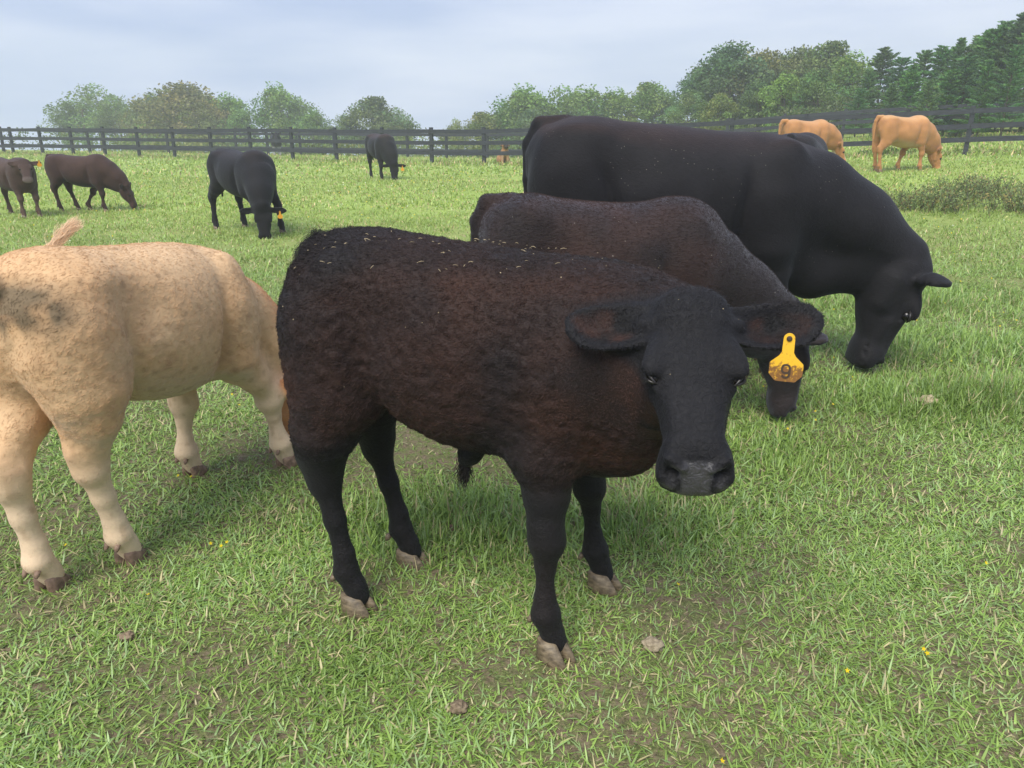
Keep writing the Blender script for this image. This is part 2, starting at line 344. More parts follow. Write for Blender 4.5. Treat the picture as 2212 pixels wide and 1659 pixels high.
def cow_field(c):
    """returns field(P) in the animal's own frame (metres), legs etc. from the dict c"""
    s = c['H']; T = [list(r) for r in c['torso']]; T = [[r[0]*s, r[1]*s, r[2]*s, r[3]*s, r[4], r[5]] for r in T]
    wmul = c.get('fat', 1.0)
    for r in T: r[3] *= wmul
    ho, hR = head_frame(np.array(c['poll']), c['hheading'], c['hpitch'], c.get('hroll', 0)); hs = c['hs']
    K = 0.05*s
    xr, xf = c['xs'] if isinstance(c.get('xs'), tuple) else (c.get('xs', 1.0),)*2; by = c.get('bend', 0.0)
    def f(P):
        Pt = P.copy(); Pt[:, 0] = np.where(P[:, 0] < 0, P[:, 0]/xr, P[:, 0]/xf)
        if by: Pt[:, 1] -= by*np.clip(Pt[:, 0], 0, 1)**2
        d = loft(Pt, T)
        A = np.concatenate([Pt[:, :1], np.abs(Pt[:, 1:2]), Pt[:, 2:]], 1)
        m = wmul
        d = smin(d, ell(A, (0.34*s, 0.125*s*m, 0.70*s), (0.10*s, 0.065*s, 0.20*s), rot('Y', 0.25)), 0.07*s)     # shoulder
        d = smin(d, ell(A, (-0.43*s, 0.110*s*m, 0.71*s), (0.125*s, 0.078*s, 0.22*s), rot('Y', -0.12)), 0.07*s)    # thigh
        d = smin(d, ell(A, (-0.36*s, 0.135*s*m, 0.90*s), (0.07*s, 0.04*s, 0.035*s)), 0.07*s)                  # hook bone
        d = smin(d, ell(A, (-0.535*s, 0.06*s, 0.86*s), (0.03*s, 0.035*s, 0.035*s)), 0.05*s)                     # pin bone
        d = smax(d, -ell(A, (-0.23*s, 0.262*s*m, 0.83*s), (0.09*s, 0.045*s, 0.07*s)), 0.08*s)                  # flank hollow
        d = smax(d, -ell(A, (0.235*s, 0.235*s*m, 0.52*s), (0.05*s, 0.03*s, 0.12*s)), 0.06*s)                  # behind the elbow
        cr = c.get('crease', 1.0)*0.012*s
        d = d+cr*np.exp(-((A[:, 0]-0.215*s-0.10*(A[:, 2]-0.6*s))/(0.030*s))**2)*sstep(A[:, 2], 0.45*s, 0.55*s)*sstep(A[:, 2], 0.88*s, 0.70*s)
        d = d+1.2*cr*np.exp(-((A[:, 0]+0.245*s+0.28*(A[:, 2]-0.62*s))/(0.035*s))**2)*sstep(A[:, 2], 0.42*s, 0.52*s)*sstep(A[:, 2], 0.86*s, 0.70*s)
        rb = A[:, 0]/(0.062*s)+0.6*A[:, 2]/s; d = d-0.0022*s*c.get('ribs', 0.6)*np.sin(rb*6.283)*sstep(A[:, 0], -0.16*s, -0.08*s)*sstep(A[:, 0], 0.22*s, 0.12*s)*sstep(A[:, 2], 0.5*s, 0.6*s)*sstep(A[:, 2], 0.9*s, 0.8*s)
        for pts, k in c['neck']:
            for a, b in zip(pts[:-1], pts[1:]):
                d = smin(d, rcone(P, a[:3], b[:3], a[3], b[3], None), k)
        for leg in c['legs']:
            dl = None
            for a, b in zip(leg[:-1], leg[1:]):
                q = rcone(P, a[:3], b[:3], a[3], b[3]); dl = q if dl is None else smin(dl, q, 0.02*s)
            d = smin(d, dl, (c.get('legblend', 0.055) if len(leg) > 4 else 0.04)*s)
        for pts, k in c.get('extra', []):
            for a, b in zip(pts[:-1], pts[1:]): d = smin(d, rcone(P, a[:3], b[:3], a[3], b[3]), k)
        for a, b in zip(c['tail'][:-1], c['tail'][1:]): d = smin(d, rcone(P, a[:3], b[:3], a[3], b[3]), 0.012*s)
        Q = ((P-ho.astype(np.float32))@hR.astype(np.float32))/hs
        near = (np.abs(Q[:, 0]-0.17) < 0.36) & (np.abs(Q[:, 1]) < 0.36) & (np.abs(Q[:, 2]+0.05) < 0.3)
        if near.any():
            Qn = Q[near]; dh = head_field(Qn, hs, c.get('detail', True))
            for sd_ in (-1, 1):
                de = ear_field(Qn, hs, sd_, c['ear'] if not isinstance(c['ear'], tuple) else c['ear'][0 if sd_ < 0 else 1])[0]
                dh = smin(dh, de, 0.012)
            d = d.copy(); d[near] = smin(d[near], dh*hs, 0.028*s)
        return d
    return f, ho, hR
TORSO = [  # x, ztop, zbot, halfwidth, exponent, lowness  (H = 1)
 (-0.575, 0.86, 0.76, 0.050, 2.0, 0),
 (-0.545, 0.925, 0.68, 0.105, 2.1, 0),
 (-0.47, 0.965, 0.62, 0.160, 2.3, 0),
 (-0.36, 0.985, 0.575, 0.195, 2.4, 0),
 (-0.20, 0.965, 0.510, 0.215, 2.3, 0.0),
 (-0.02, 0.950, 0.455, 0.235, 2.2, 0.0),
 (0.16, 0.950, 0.440, 0.225, 2.2, 0.05),
 (0.30, 0.970, 0.440, 0.190, 2.2, 0.05),
 (0.42, 0.955, 0.460, 0.150, 2.2, 0.0),
 (0.50, 0.900, 0.500, 0.115, 2.1, 0),
 (0.56, 0.80, 0.580, 0.060, 2.0, 0)]
def std_legs(s, feet, fat=1.0, hock_back=0.07, thick=1.0, hind_top=-0.41, stif=-0.30, xs=1.0, low=0.9, fsh=0.0):
    """feet: [(x,y) front near/right, front left, hind right, hind left] in local metres, with the sign of y telling the side"""
    L_ = []; xr, xf = xs if isinstance(xs, tuple) else (xs, xs); xs = xr; hind_top *= xr; stif *= xr; q = 0.335*s*xf+fsh
    for i, (fx, fy) in enumerate(feet):
        sg = 1 if i in (1, 3) else -1; t = thick
        if i < 2:
            sx, sy = q+0.01*s, sg*0.115*s*fat
            ex, ey = q+0.12*(fx-q), sg*0.135*s*fat
            kx, ky = fx*0.72+q*0.28+0.012*s*(1 if fsh > -0.05 else -0.6), fy*0.75+ey*0.25
            L_.append([(sx, sy, 0.70*s, 0.10*s*t), (ex, ey, 0.52*s, 0.080*s*t), (0.5*(ex+kx)+0.004*s, 0.5*(ey+ky), 0.42*s, 0.060*s*t), (kx, ky, 0.345*s, 0.056*s*t), (kx+0.004*s, ky, 0.305*s, 0.058*s*t),
                      (kx*0.6+fx*0.4-0.004*s, ky*0.6+fy*0.4, 0.245*s, 0.032*s*t), (kx*0.2+fx*0.8-0.01*s, ky*0.2+fy*0.8, 0.155*s, 0.0315*s*t), (fx-0.010*s, fy, 0.112*s, 0.046*s*t), (fx+0.006*s, fy, 0.065*s, 0.036*s*t), (fx+0.018*s, fy, 0.038*s, 0.037*s*t)])
        else:
            sx, sy = hind_top*s, sg*0.10*s*fat
            tx, ty = stif*s, sg*0.128*s*fat
            hx, hy = fx*0.8+hind_top*s*0.2-hock_back*s, fy*0.8+sy*0.2
            L_.append([(sx, sy, 0.78*s, 0.12*s*t), (0.55*sx+0.45*tx, 0.5*(sy+ty), 0.61*s, 0.106*s*t), (0.42*hx+0.58*tx-0.01*s, 0.4*hy+0.6*ty, 0.515*s, 0.081*s*t), (0.72*hx+0.28*tx, 0.7*hy+0.3*ty, 0.455*s, 0.061*s*t), (hx+0.02*s, hy, 0.40*s, 0.056*s*t), (hx+0.02*s, hy, 0.36*s, 0.049*s*t),
                      (hx*0.55+fx*0.45+0.005*s, hy*0.5+fy*0.5, 0.26*s, 0.036*s*t), (hx*0.2+fx*0.8, fy, 0.16*s, 0.035*s*t), (fx-0.012*s, fy, 0.112*s, 0.043*s*t), (fx+0.010*s, fy, 0.068*s, 0.037*s*t), (fx+0.022*s, fy, 0.040*s, 0.038*s*t)])
            L_.append([(hx-0.022*s, hy, 0.435*s, 0.020*s*t), (hx+0.005*s, hy, 0.37*s, 0.034*s*t)])     # point of the hock
            L_.append([(-0.50*s*xs, sg*0.07*s*fat, 0.72*s, 0.07*s*t), (-0.455*s*xs, sg*0.10*s*fat, 0.60*s, 0.068*s*t), (hx*0.6-0.42*s*xs*0.4, hy, 0.51*s, 0.045*s*t), (hx-0.018*s, hy, 0.435*s, 0.020*s*t)])  # hamstring
    for g in L_:
        for k, p in enumerate(g):
            if p[2] < 0.45*s: g[k] = (p[0], p[1], p[2], p[3]*(low+(1-low)*max(0, (p[2]/s-0.38)/0.07)))
    return L_
def claw_pair(M, fx, fy, rz, s):
    for sg in (-1, 1):
        rings = []
        for z, cx, rx, ry, cy in ((0.052, 0.004, 0.026, 0.0165, 0.0165), (0.040, 0.010, 0.034, 0.0185, 0.0190), (0.024, 0.018, 0.042, 0.0195, 0.0205), (0.008, 0.024, 0.048, 0.0200, 0.0215), (-0.01, 0.026, 0.047, 0.0195, 0.0215)):
            ring = []
            for k in range(16):
                a = 2*math.pi*k/16; ca, sa = math.cos(a), math.sin(a)
                x = cx+rx*(ca if ca > 0 else ca*0.9); y = sg*cy + ry*sa*(1-0.45*max(ca, 0)**2) - sg*0.004*max(ca, 0)
                ring.append((x*s, y*s, z*s))
            rings.append(ring)
        V = np.array(sum(rings, [])); R = rot('Z', rz); V = V@R.T+[fx, fy, 0]
        F = [(i*16+k, (i+1)*16+k, (i+1)*16+(k+1) % 16, i*16+(k+1) % 16) for i in range(4) for k in range(16)]+[tuple(range(16)), tuple(range(64, 80))[::-1]]
        M.add(V, F)
        c = np.array([-0.040, sg*0.020, 0.095])*s; c = R@c+[fx, fy, 0]      # dewclaw
        dc = R@(np.array([-0.012, 0, -0.020])*s)
        M.tube([c, c+dc*0.6, c+dc], [0.009*s, 0.008*s, 0.004*s], 8)
def strands(name, root, tip_dir, length, width, n_seg, curl, rgb, mat, parent, bend=None, taper=0.25):
    """fur as thin tapering hair curves"""
    n = len(root); k = n_seg+1
    t = np.linspace(0, 1, k)[None, :, None]
    nrm = np.cross(tip_dir, rng.normal(size=(n, 3))); nrm /= np.linalg.norm(nrm, axis=1)[:, None]+1e-9; bn = np.cross(tip_dir, nrm)
    ph = rng.random((n, 1, 1))*6.28; Lh = length[:, None, None]
    P = root[:, None, :]+tip_dir[:, None, :]*Lh*t
    P = P+(nrm[:, None, :]*np.cos(ph+t*5.5)-nrm[:, None, :]*np.cos(ph)+bn[:, None, :]*np.sin(ph+t*5.5)-bn[:, None, :]*np.sin(ph))*curl[:, None, None]*Lh*t**0.7
    if bend is not None: P = P+bend[:, None, :]*(t**2)*Lh
    hc = bpy.data.hair_curves.new(name); hc.add_curves([k]*n)
    hc.points.foreach_set('position', P.astype(np.float32).ravel())
    rad = (width[:, None]*0.5*(1-(1-taper)*np.linspace(0, 1, k)[None, :]**1.3)).astype(np.float32)
    a = hc.attributes.get('radius') or hc.attributes.new('radius', 'FLOAT', 'POINT'); a.data.foreach_set('value', rad.ravel())
    c4 = np.ones((n*k, 4), np.float32); c4[:, :3] = np.repeat(rgb, k, 0)
    a = hc.attributes.new('coat', 'FLOAT_COLOR', 'POINT'); a.data.foreach_set('color', c4.ravel())
    hc.materials.append(mat)
    o = bpy.data.objects.new(name, hc); col.objects.link(o); o.parent = parent
    return o
def nothing(): pass
def sample_surface(V, F, NN, n, wfun=None):
    T = np.concatenate([F[:, [0, 1, 2]], F[:, [0, 2, 3]]]); A = 0.5*np.linalg.norm(np.cross(V[T[:, 1]]-V[T[:, 0]], V[T[:, 2]]-V[T[:, 0]]), axis=1)
    if wfun is not None: A = A*wfun(V[T].mean(1))
    i = rng.choice(len(T), n, p=A/A.sum()); r = rng.random((n, 2)); m = r.sum(1) > 1; r[m] = 1-r[m]; t = T[i]
    wts = np.stack([1-r.sum(1), r[:, 0], r[:, 1]], 1)[:, :, None]
    p = (V[t]*wts).sum(1); q = (NN[t]*wts).sum(1); return p, q/(np.linalg.norm(q, axis=1)[:, None]+1e-9), t[:, 0]
BLACK = np.array([0.012, 0.0105, 0.011]); 
def lerp(a, b, t): t = np.asarray(t)[..., None] if np.ndim(t) else t; return a*(1-t)+b*t
def vnoise(P, sc_, seed=0):
    """cheap smooth value noise in 3-D, 0..1"""
    Q = np.asarray(P, float)*sc_+seed*17.3; I = np.floor(Q).astype(np.int64); f = Q-I; f = f*f*(3-2*f); out = 0
    for i in (0, 1):
        for j in (0, 1):
            for k in (0, 1):
                h = (I[:, 0]+i)*73856093 ^ (I[:, 1]+j)*19349663 ^ (I[:, 2]+k)*83492791; h = (h ^ (h >> 13))*1274126177 & 0x7fffffff
                out = out + (h % 10007/10007.0)*(f[:, 0] if i else 1-f[:, 0])*(f[:, 1] if j else 1-f[:, 1])*(f[:, 2] if k else 1-f[:, 2])
    return out
M_HOOF = noise_mat('hoof_horn', (0.070, 0.052, 0.032), (0.21, 0.162, 0.10), 45, 0.5, 0.4, 0.5, stretch=(1, 1, 2.5), dist=0.003)
M_HOOFD = noise_mat('hoof_dark', (0.13, 0.085, 0.06), (0.30, 0.20, 0.14), 40, 0.6, 0.3, 0.4)
m, t, b, n, l = new_mat('eye'); b.inputs['Base Color'].default_value = (0.006, 0.005, 0.005, 1); b.inputs['Roughness'].default_value = 0.22; M_EYE = m
M_HAIR = attr_mat('hair', 0.6, 0.3)
m, t, b, n, l = new_mat('tag_plastic')
tc_ = n('ShaderNodeTexCoord'); nn_ = n('ShaderNodeTexNoise'); nn_.inputs['Scale'].default_value = 130; nn_.inputs['Detail'].default_value = 8; nn_.inputs['Roughness'].default_value = 0.75; l(tc_.outputs['Object'], nn_.inputs[0])
sx_ = n('ShaderNodeSeparateXYZ'); l(tc_.outputs['Object'], sx_.inputs[0])
zz_ = n('ShaderNodeMapRange'); zz_.inputs['From Min'].default_value = -0.048; zz_.inputs['From Max'].default_value = -0.068; zz_.inputs['To Min'].default_value = 0.0; zz_.inputs['To Max'].default_value = 0.2; l(sx_.outputs['Z'], zz_.inputs['Value'])
ad_ = n('ShaderNodeMath'); ad_.operation = 'ADD'; l(nn_.outputs[0], ad_.inputs[0]); l(zz_.outputs[0], ad_.inputs[1])
rr_ = n('ShaderNodeValToRGB'); rr_.color_ramp.elements[0].position = 0.55; rr_.color_ramp.elements[0].color = (0.80, 0.45, 0.02, 1); rr_.color_ramp.elements[1].position = 0.66; rr_.color_ramp.elements[1].color = (0.20, 0.09, 0.02, 1)
l(ad_.outputs[0], rr_.inputs[0]); l(rr_.outputs[0], b.inputs['Base Color']); b.inputs['Roughness'].default_value = 0.45; M_TAG = m
m, t, b, n, l = new_mat('tag_ink'); b.inputs['Base Color'].default_value = (0.05, 0.03, 0.015, 1); b.inputs['Roughness'].default_value = 0.6; M_INK = m
m, t, b, n, l = new_mat('tag_orange'); b.inputs['Base Color'].default_value = (0.66, 0.30, 0.02, 1); b.inputs['Roughness'].default_value = 0.5; M_TAGO = m

def ear_tag(parent, p, facing, size=1.0, number=None, mat=None, tilt=0.0):
    """p: button position in the parent's frame, facing: world-ish outward direction in that frame; hangs straight down"""
    outl = [(-0.011, 0.0)]
    for k in range(1, 8): a = math.pi-k*math.pi/8; outl.append((0.011*math.cos(a), 0.011*math.sin(a)))
    outl += [(0.011, 0.0), (0.0115, -0.028), (0.016, -0.036), (0.0315, -0.050), (0.0325, -0.053), (0.0325, -0.072), (0.0315, -0.075), (0.020, -0.087), (0.017, -0.088),
             (-0.017, -0.088), (-0.020, -0.087), (-0.0315, -0.075), (-0.0325, -0.072), (-0.0325, -0.053), (-0.0315, -0.050), (-0.016, -0.036), (-0.0115, -0.028)]
    outl = np.array(outl)*size; n_ = len(outl); th = 0.0016*size
    V = np.concatenate([np.c_[outl[:, 0], np.full(n_, -th), outl[:, 1]], np.c_[outl[:, 0], np.full(n_, th), outl[:, 1]]])
    M = MB(); M.add(V, [tuple(range(n_)), tuple(range(2*n_-1, n_-1, -1))]+[(k, k+n_, (k+1) % n_+n_, (k+1) % n_) for k in range(n_)])
    o = M.build('ear_tag', mat or M_TAG, parent)
    f = np.array(facing, float); ang = math.atan2(f[1], f[0])+math.pi/2
    o.location = tuple(float(v) for v in p); o.rotation_euler = (tilt, 0, ang)
    B = MB(); B.tube([(0, -0.006*size, 0), (0, -0.0045*size, 0), (0, 0.003*size, 0)], [0.0035*size, 0.0055*size, 0.0055*size], 14); B.build('button', M_INK, o)
    if number:
        T = MB(); k_ = size*0.001; cx, cz = 0.0, -62.0; path = []           # a blocky figure 9 stamped on the plate
        for a_ in range(0, 25): an = 2*math.pi*a_/24; path.append((cx+7.4*math.copysign(abs(math.cos(an))**0.75, math.cos(an)), cz+8.2*math.copysign(abs(math.sin(an))**0.75, math.sin(an))))
        tail_ = [(7.4, cz), (7.4, cz-10), (6.0, cz-15), (1.7, cz-17.2), (-3.0, cz-16.8), (-6.4, cz-14)]
        for pth in (path, tail_):
            for (x0, z0), (x1, z1) in zip(pth[:-1], pth[1:]):
                dx, dz = x1-x0, z1-z0; l_ = math.hypot(dx, dz)+1e-9; nx, nz = -dz/l_*2.1, dx/l_*2.1; ex, ez = dx/l_*0.5, dz/l_*0.5
                T.add(np.array([(x0-ex+nx, 0, z0-ez+nz), (x0-ex-nx, 0, z0-ez-nz), (x1+ex-nx, 0, z1+ez-nz), (x1+ex+nx, 0, z1+ez+nz)])*k_+[0, -th-0.0006-0.00004*len(T.V), 0], [(0, 1, 2, 3)])
        T.build('tag_number', M_INK, o)
    return o

def make_cow(name, c, res, lo, hi, mat, colfun, loc, heading, hoof_mat=None, eye=True):
    root = empty(name, (loc[0], loc[1], loc[2] if len(loc) > 2 else float(ground_h(loc[0], loc[1]))), heading)
    for e_ in (c['ear'] if isinstance(c['ear'], tuple) else (c['ear'],)): e_['th'] = max(0.0065, 1.15*res/c['hs'])
    f, ho, hR = cow_field(c)
    V, F = surface_nets(f, lo, hi, res)
    NN = vnormals(V, F); Q = ((V-ho)@hR)/c['hs']
    if 'curly' in c:
        w_ = c['curly'](V, Q)[:, None]; V = V+NN*w_*((vnoise(V, 62, 3)-0.5)+0.6*(vnoise(V, 120, 4)-0.5))[:, None]; NN = vnormals(V, F)
    C = colfun(V, NN, Q, c)
    body = mesh_obj('body', V, F, mat, root, cols=C)
    for (fx, fy), a in zip(c['feet'], c.get('toe', (0, 0, 0, 0))):
        M = MB(); claw_pair(M, fx, fy, a, c['H']*c.get('hoof', 1.0)); M.build('hoof', hoof_mat or M_HOOF, root, smooth=True)
    if eye:
        for sg in (-1, 1):
            p = ho+hR@(np.array([0.174, sg*0.0835, -0.031])*c['hs']); M = MB(); r = 0.0195*c['hs']
            n1, n2 = 10, 16; VV = [p+r*np.array([math.sin(math.pi*i/n1)*math.cos(2*math.pi*j/n2), math.sin(math.pi*i/n1)*math.sin(2*math.pi*j/n2), math.cos(math.pi*i/n1)]) for i in range(n1+1) for j in range(n2)]
            M.add(VV, [(i*n2+j, i*n2+(j+1) % n2, (i+1)*n2+(j+1) % n2, (i+1)*n2+j) for i in range(n1) for j in range(n2)]); M.build('eye', M_EYE, root, smooth=True)
    return dict(root=root, V=V, F=F, N=NN, Q=Q, C=C, ho=ho, hR=hR, c=c, body=body)
def switch_hair(R, pts, n, rgb, spread=0.02, length=0.12, width=0.0016, name='tail_switch'):
    pts = np.asarray(pts, float); t = rng.random(n)**0.8; i = np.minimum((t*(len(pts)-1)).astype(int), len(pts)-2); fr = t*(len(pts)-1)-i
    root = pts[i]*(1-fr[:, None])+pts[i+1]*fr[:, None]; d = pts[i+1]-pts[i]; d = d/np.linalg.norm(d, axis=1)[:, None]
    off = rng.normal(size=(n, 3))*spread*0.35
    dd = d+rng.normal(size=(n, 3))*0.16; dd /= np.linalg.norm(dd, axis=1)[:, None]
    cc = rgb*(0.7+0.6*rng.random((n, 1)))
    return strands(name, root+off, dd, length*(0.6+0.5*rng.random(n)), np.full(n, width), 5, 0.05+0.1*rng.random(n), cc, M_HAIR, R['root'])
def add_fur(R, n, length, width, rgbfun, lift=0.35, curl=0.3, comb=None, wfun=None, seg=4, name='fur', clump=1.4):
    p, q, vi = sample_surface(R['V'], R['F'], R['N'], n, wfun)
    cdir = comb(p) if comb is not None else np.tile([-1.0, 0, -0.35], (n, 1))
    cdir = cdir+0.30*rng.normal(size=(n, 3))
    cl = vnoise(p, 46, 3)-0.5; cl2 = vnoise(p, 46, 9)-0.5
    cdir = cdir+clump*np.stack([cl, cl2*0.7, cl-cl2], 1)
    tdir = cdir-q*(cdir*q).sum(1)[:, None]; tdir /= np.linalg.norm(tdir, axis=1)[:, None]+1e-9
    d = tdir*(1-lift)+q*lift*1.2; d /= np.linalg.norm(d, axis=1)[:, None]
    Ln = (length(p, vi) if callable(length) else np.full(n, length))*(0.6+0.7*rng.random(n))
    return strands(name, p-q*0.001, d, Ln, np.full(n, width), seg, np.full(n, curl) if not callable(curl) else curl(p), rgbfun(p, vi), M_HAIR, R['root'], bend=-0.5*q*(1-lift))

def lids(R, col_=(0.02, 0.018, 0.018)):
    """eyelids and lashes round each eye, and the wet nose pad"""
    ho, hR, hs = R['ho'], R['hR'], R['c']['hs']
    m = bpy.data.materials.get('eyelid')
    if not m:
        m, t, b, n, l = new_mat('eyelid'); b.inputs['Base Color'].default_value = (0.016, 0.014, 0.014, 1); b.inputs['Roughness'].default_value = 0.35
    for sg in (-1, 1):
        c = np.array([0.174, sg*0.0835, -0.031]); nrm = np.array([0.10, sg*0.80, 0.58]); nrm /= np.linalg.norm(nrm); ax = np.array([0.92, -sg*0.38, 0.15]); ax -= nrm*(ax@nrm); ax /= np.linalg.norm(ax); bx = np.cross(nrm, ax)
        if bx[2] < 0: bx = -bx
        M = MB()
        for sgn, hgt in ((1, 0.10), (-1, 0.55)):
            P = [c+nrm*0.0205*math.cos(abs(u)*1.1)*0.98+ax*0.0225*u+sgn*bx*0.019*hgt*(1-u*u) for u in np.linspace(-1.08, 1.08, 11)]; P = [ho+hR@(p*hs) for p in P]; M.tube(P, [r_*hs for r_ in (0.0015, 0.003, 0.0038, 0.0045, 0.005, 0.005, 0.005, 0.0045, 0.0038, 0.003, 0.0015)], 7)
        M.build('eyelid', m, R['root'], True)
    n_ = 90; sg = np.where(rng.random(n_) < 0.5, -1, 1); u = rng.uniform(-0.9, 0.9, n_); root = np.stack([0.174+0.021*u, sg*(0.103-0.006*u*u), -0.020+0.004*(1-u*u)], 1); d = np.stack([0.25+0.3*u, sg*0.9, 0.15+0*u], 1); d /= np.linalg.norm(d, axis=1)[:, None]
    strands('eyelashes', ho+(root*hs)@hR.T, d@hR.T, np.full(n_, 0.017*hs), np.full(n_, 0.0009), 4, np.full(n_, 0.03), np.tile([0.01, 0.01, 0.01], (n_, 1)), M_HAIR, R['root'])
def wet(Q):
    """how much a point belongs to the wet nose pad"""
    y = np.abs(Q[:, 1]); z = Q[:, 2]; lim = np.interp(-z, [0.030, 0.045, 0.060, 0.078, 0.095, 0.112], [0.030, 0.056, 0.040, 0.027, 0.030, 0.045])
    rim = np.exp(-(((y-0.056)/0.014)**2+((z+0.088)/0.010)**2)*1.0)
    return np.clip(np.maximum(sstep(y, lim+0.006, lim-0.004)*sstep(z, -0.116, -0.108)*sstep(-z, 0.036, 0.046), rim*0.8)*sstep(Q[:, 0], 0.345, 0.358), 0, 1)
# ------------------------------------------------------------------ ground
def build_ground():
    u = np.linspace(-1, 1, 321); X = 8*np.sinh(u*4.2); v = np.linspace(0, 1, 341); Y = -14+7*np.sinh(v*3.95)
    gx, gy = np.meshgrid(X, Y, indexing='ij'); gz = ground_h(gx, gy)
    rgn = (gy < 14)
    bump = 0.010*np.sin(gx*6.1+1.3*np.sin(gy*4.2))*np.sin(gy*5.3+np.sin(gx*3.1)); gz = gz+np.where(rgn, bump*0.6, 0)
    V = np.stack([gx, gy, gz], -1).reshape(-1, 3); n0, n1 = gx.shape; i = np.arange(n0-1)[:, None]*n1+np.arange(n1-1)[None, :]
    F = np.stack([i, i+n1, i+n1+1, i+1], -1).reshape(-1, 4)
    m, t, b, n, l = new_mat('pasture')
    g = n('ShaderNodeNewGeometry'); 
    def noise(sc_, det=6, rough=0.6, strch=None):
        q = n('ShaderNodeTexNoise'); q.inputs['Scale'].default_value = sc_; q.inputs['Detail'].default_value = det; q.inputs['Roughness'].default_value = rough; l(g.outputs['Position'], q.inputs[0]); return q.outputs[0]
    def ramp(src, p0, c0, p1, c1):
        r = n('ShaderNodeValToRGB'); r.color_ramp.elements[0].position = p0; r.color_ramp.elements[0].color = (*c0, 1); r.color_ramp.elements[1].position = p1; r.color_ramp.elements[1].color = (*c1, 1); l(src, r.inputs[0]); return r.outputs[0]
    def mix(f, a, b_):
        q = n('ShaderNodeMix'); q.data_type = 'RGBA'; l(f, q.inputs['Factor']); l(a, q.inputs['A']); l(b_, q.inputs['B']); return q.outputs['Result']
    soil = ramp(noise(70, 7, 0.75), 0.35, (0.07, 0.055, 0.034), 0.65, (0.27, 0.21, 0.14))
    thatch = ramp(noise(150, 7, 0.75), 0.38, (0.045, 0.065, 0.02), 0.62, (0.22, 0.25, 0.09))
    near = mix(ramp(noise(22, 6, 0.7), 0.42, (0, 0, 0), 0.58, (1, 1, 1)), thatch, soil)
    farg = mix(ramp(noise(0.35, 5), 0.35, (0, 0, 0), 0.65, (1, 1, 1)), ramp(noise(9), 0.3, (0.22, 0.32, 0.065), 0.7, (0.32, 0.42, 0.10)), ramp(noise(9), 0.3, (0.28, 0.36, 0.09), 0.7, (0.38, 0.45, 0.14)))
    sx = n('ShaderNodeSeparateXYZ'); l(g.outputs['Position'], sx.inputs[0]); mr = n('ShaderNodeMapRange'); mr.inputs['From Min'].default_value = 4; mr.inputs['From Max'].default_value = 13; l(sx.outputs['Y'], mr.inputs['Value'])
    l(mix(mr.outputs[0], near, farg), b.inputs['Base Color']); b.inputs['Roughness'].default_value = 0.9; b.inputs['Specular IOR Level'].default_value = 0.15
    bp = n('ShaderNodeBump'); bp.inputs['Strength'].default_value = 0.6; bp.inputs['Distance'].default_value = 0.03; l(noise(25, 8, 0.7), bp.inputs['Height']); l(bp.outputs[0], b.inputs['Normal'])
    o = mesh_obj('ground', V, F, m); tag(o, kind='structure'); return o
build_ground()
# ------------------------------------------------------------------ grass
def patchy(x, y): return vnoise2(x*1.1, y*1.1, 1)*0.5+vnoise2(x*3.1, y*3.1, 2)*0.3+vnoise2(x*9, y*9, 3)*0.2
def vnoise2(x, y, seed=0):
    x = x+seed*31.7; y = y+seed*11.9; I = np.floor(x).astype(np.int64); J = np.floor(y).astype(np.int64); f = x-I; g = y-J; f = f*f*(3-2*f); g = g*g*(3-2*g); out = 0
    for i in (0, 1):
        for j in (0, 1):
            h = (I+i)*73856093 ^ (J+j)*19349663; h = (h ^ (h >> 13))*1274126177 & 0x7fffffff; out = out+(h % 10007/10007.0)*(f if i else 1-f)*(g if j else 1-g)
    return out
LUSH = [(2.55, 3.75, 0.75, 0.34, 1.0), (-0.18, 2.45, 0.42, 0.25, 0.9), (0.42, 2.45, 0.30, 0.22, 0.9), (1.2, 3.0, 0.3, 0.3, 0.3), (2.9, 4.6, 0.8, 0.4, 0.6), (-0.6, 2.5, 0.3, 0.2, 0.3), (3.2, 6.0, 0.9, 0.5, 0.5)]
def blades(M, n, x, y, length, width, rgb, segs, pitch_lo=12, pitch_hi=62):
    L_ = length; az = rng.random(n)*2*math.pi; p0 = np.radians(pitch_lo+(pitch_hi-pitch_lo)*rng.random(n)**0.8); z = ground_h(x, y)
    curl = np.radians(rng.normal(18, 22, n)); dirs = np.stack([np.cos(az), np.sin(az)], 1); sidev = np.stack([-np.sin(az), np.cos(az), np.zeros(n)], 1)
    tw = rng.normal(0, 0.5, n); P = np.stack([x, y, z-0.004], 1); pts = [P]; q = P
    for s_ in range(segs):
        a = p0-curl*(s_+0.5)/segs*1.6; q = q+np.stack([dirs[:, 0]*np.cos(a), dirs[:, 1]*np.cos(a), np.sin(a)], 1)*(L_/segs)[:, None]; pts.append(q)
    rows = []
    for k, p in enumerate(pts[:-1]):
        wv = width*(0.75 if k == 0 else (1.0 if k < segs-1 or segs == 2 else 0.72)); sd = sidev*np.cos(tw)[:, None]+np.array([0, 0, 1.0])*np.sin(tw)[:, None]*0.6
        rows += [p-sd*wv[:, None]/2, p+sd*wv[:, None]/2]
    rows.append(pts[-1]); V = np.stack(rows, 1); k = V.shape[1]; base = np.arange(n)[:, None]*k
    Q = [base+np.array([[2*i, 2*i+1, 2*i+3, 2*i+2]]) for i in range(segs-1)]; T = base+np.array([[2*(segs-1), 2*(segs-1)+1, 2*segs]])
    M.append((V.reshape(-1, 3), np.concatenate(Q) if Q else np.zeros((0, 4), int), T, np.repeat(rgb, k, 0)))
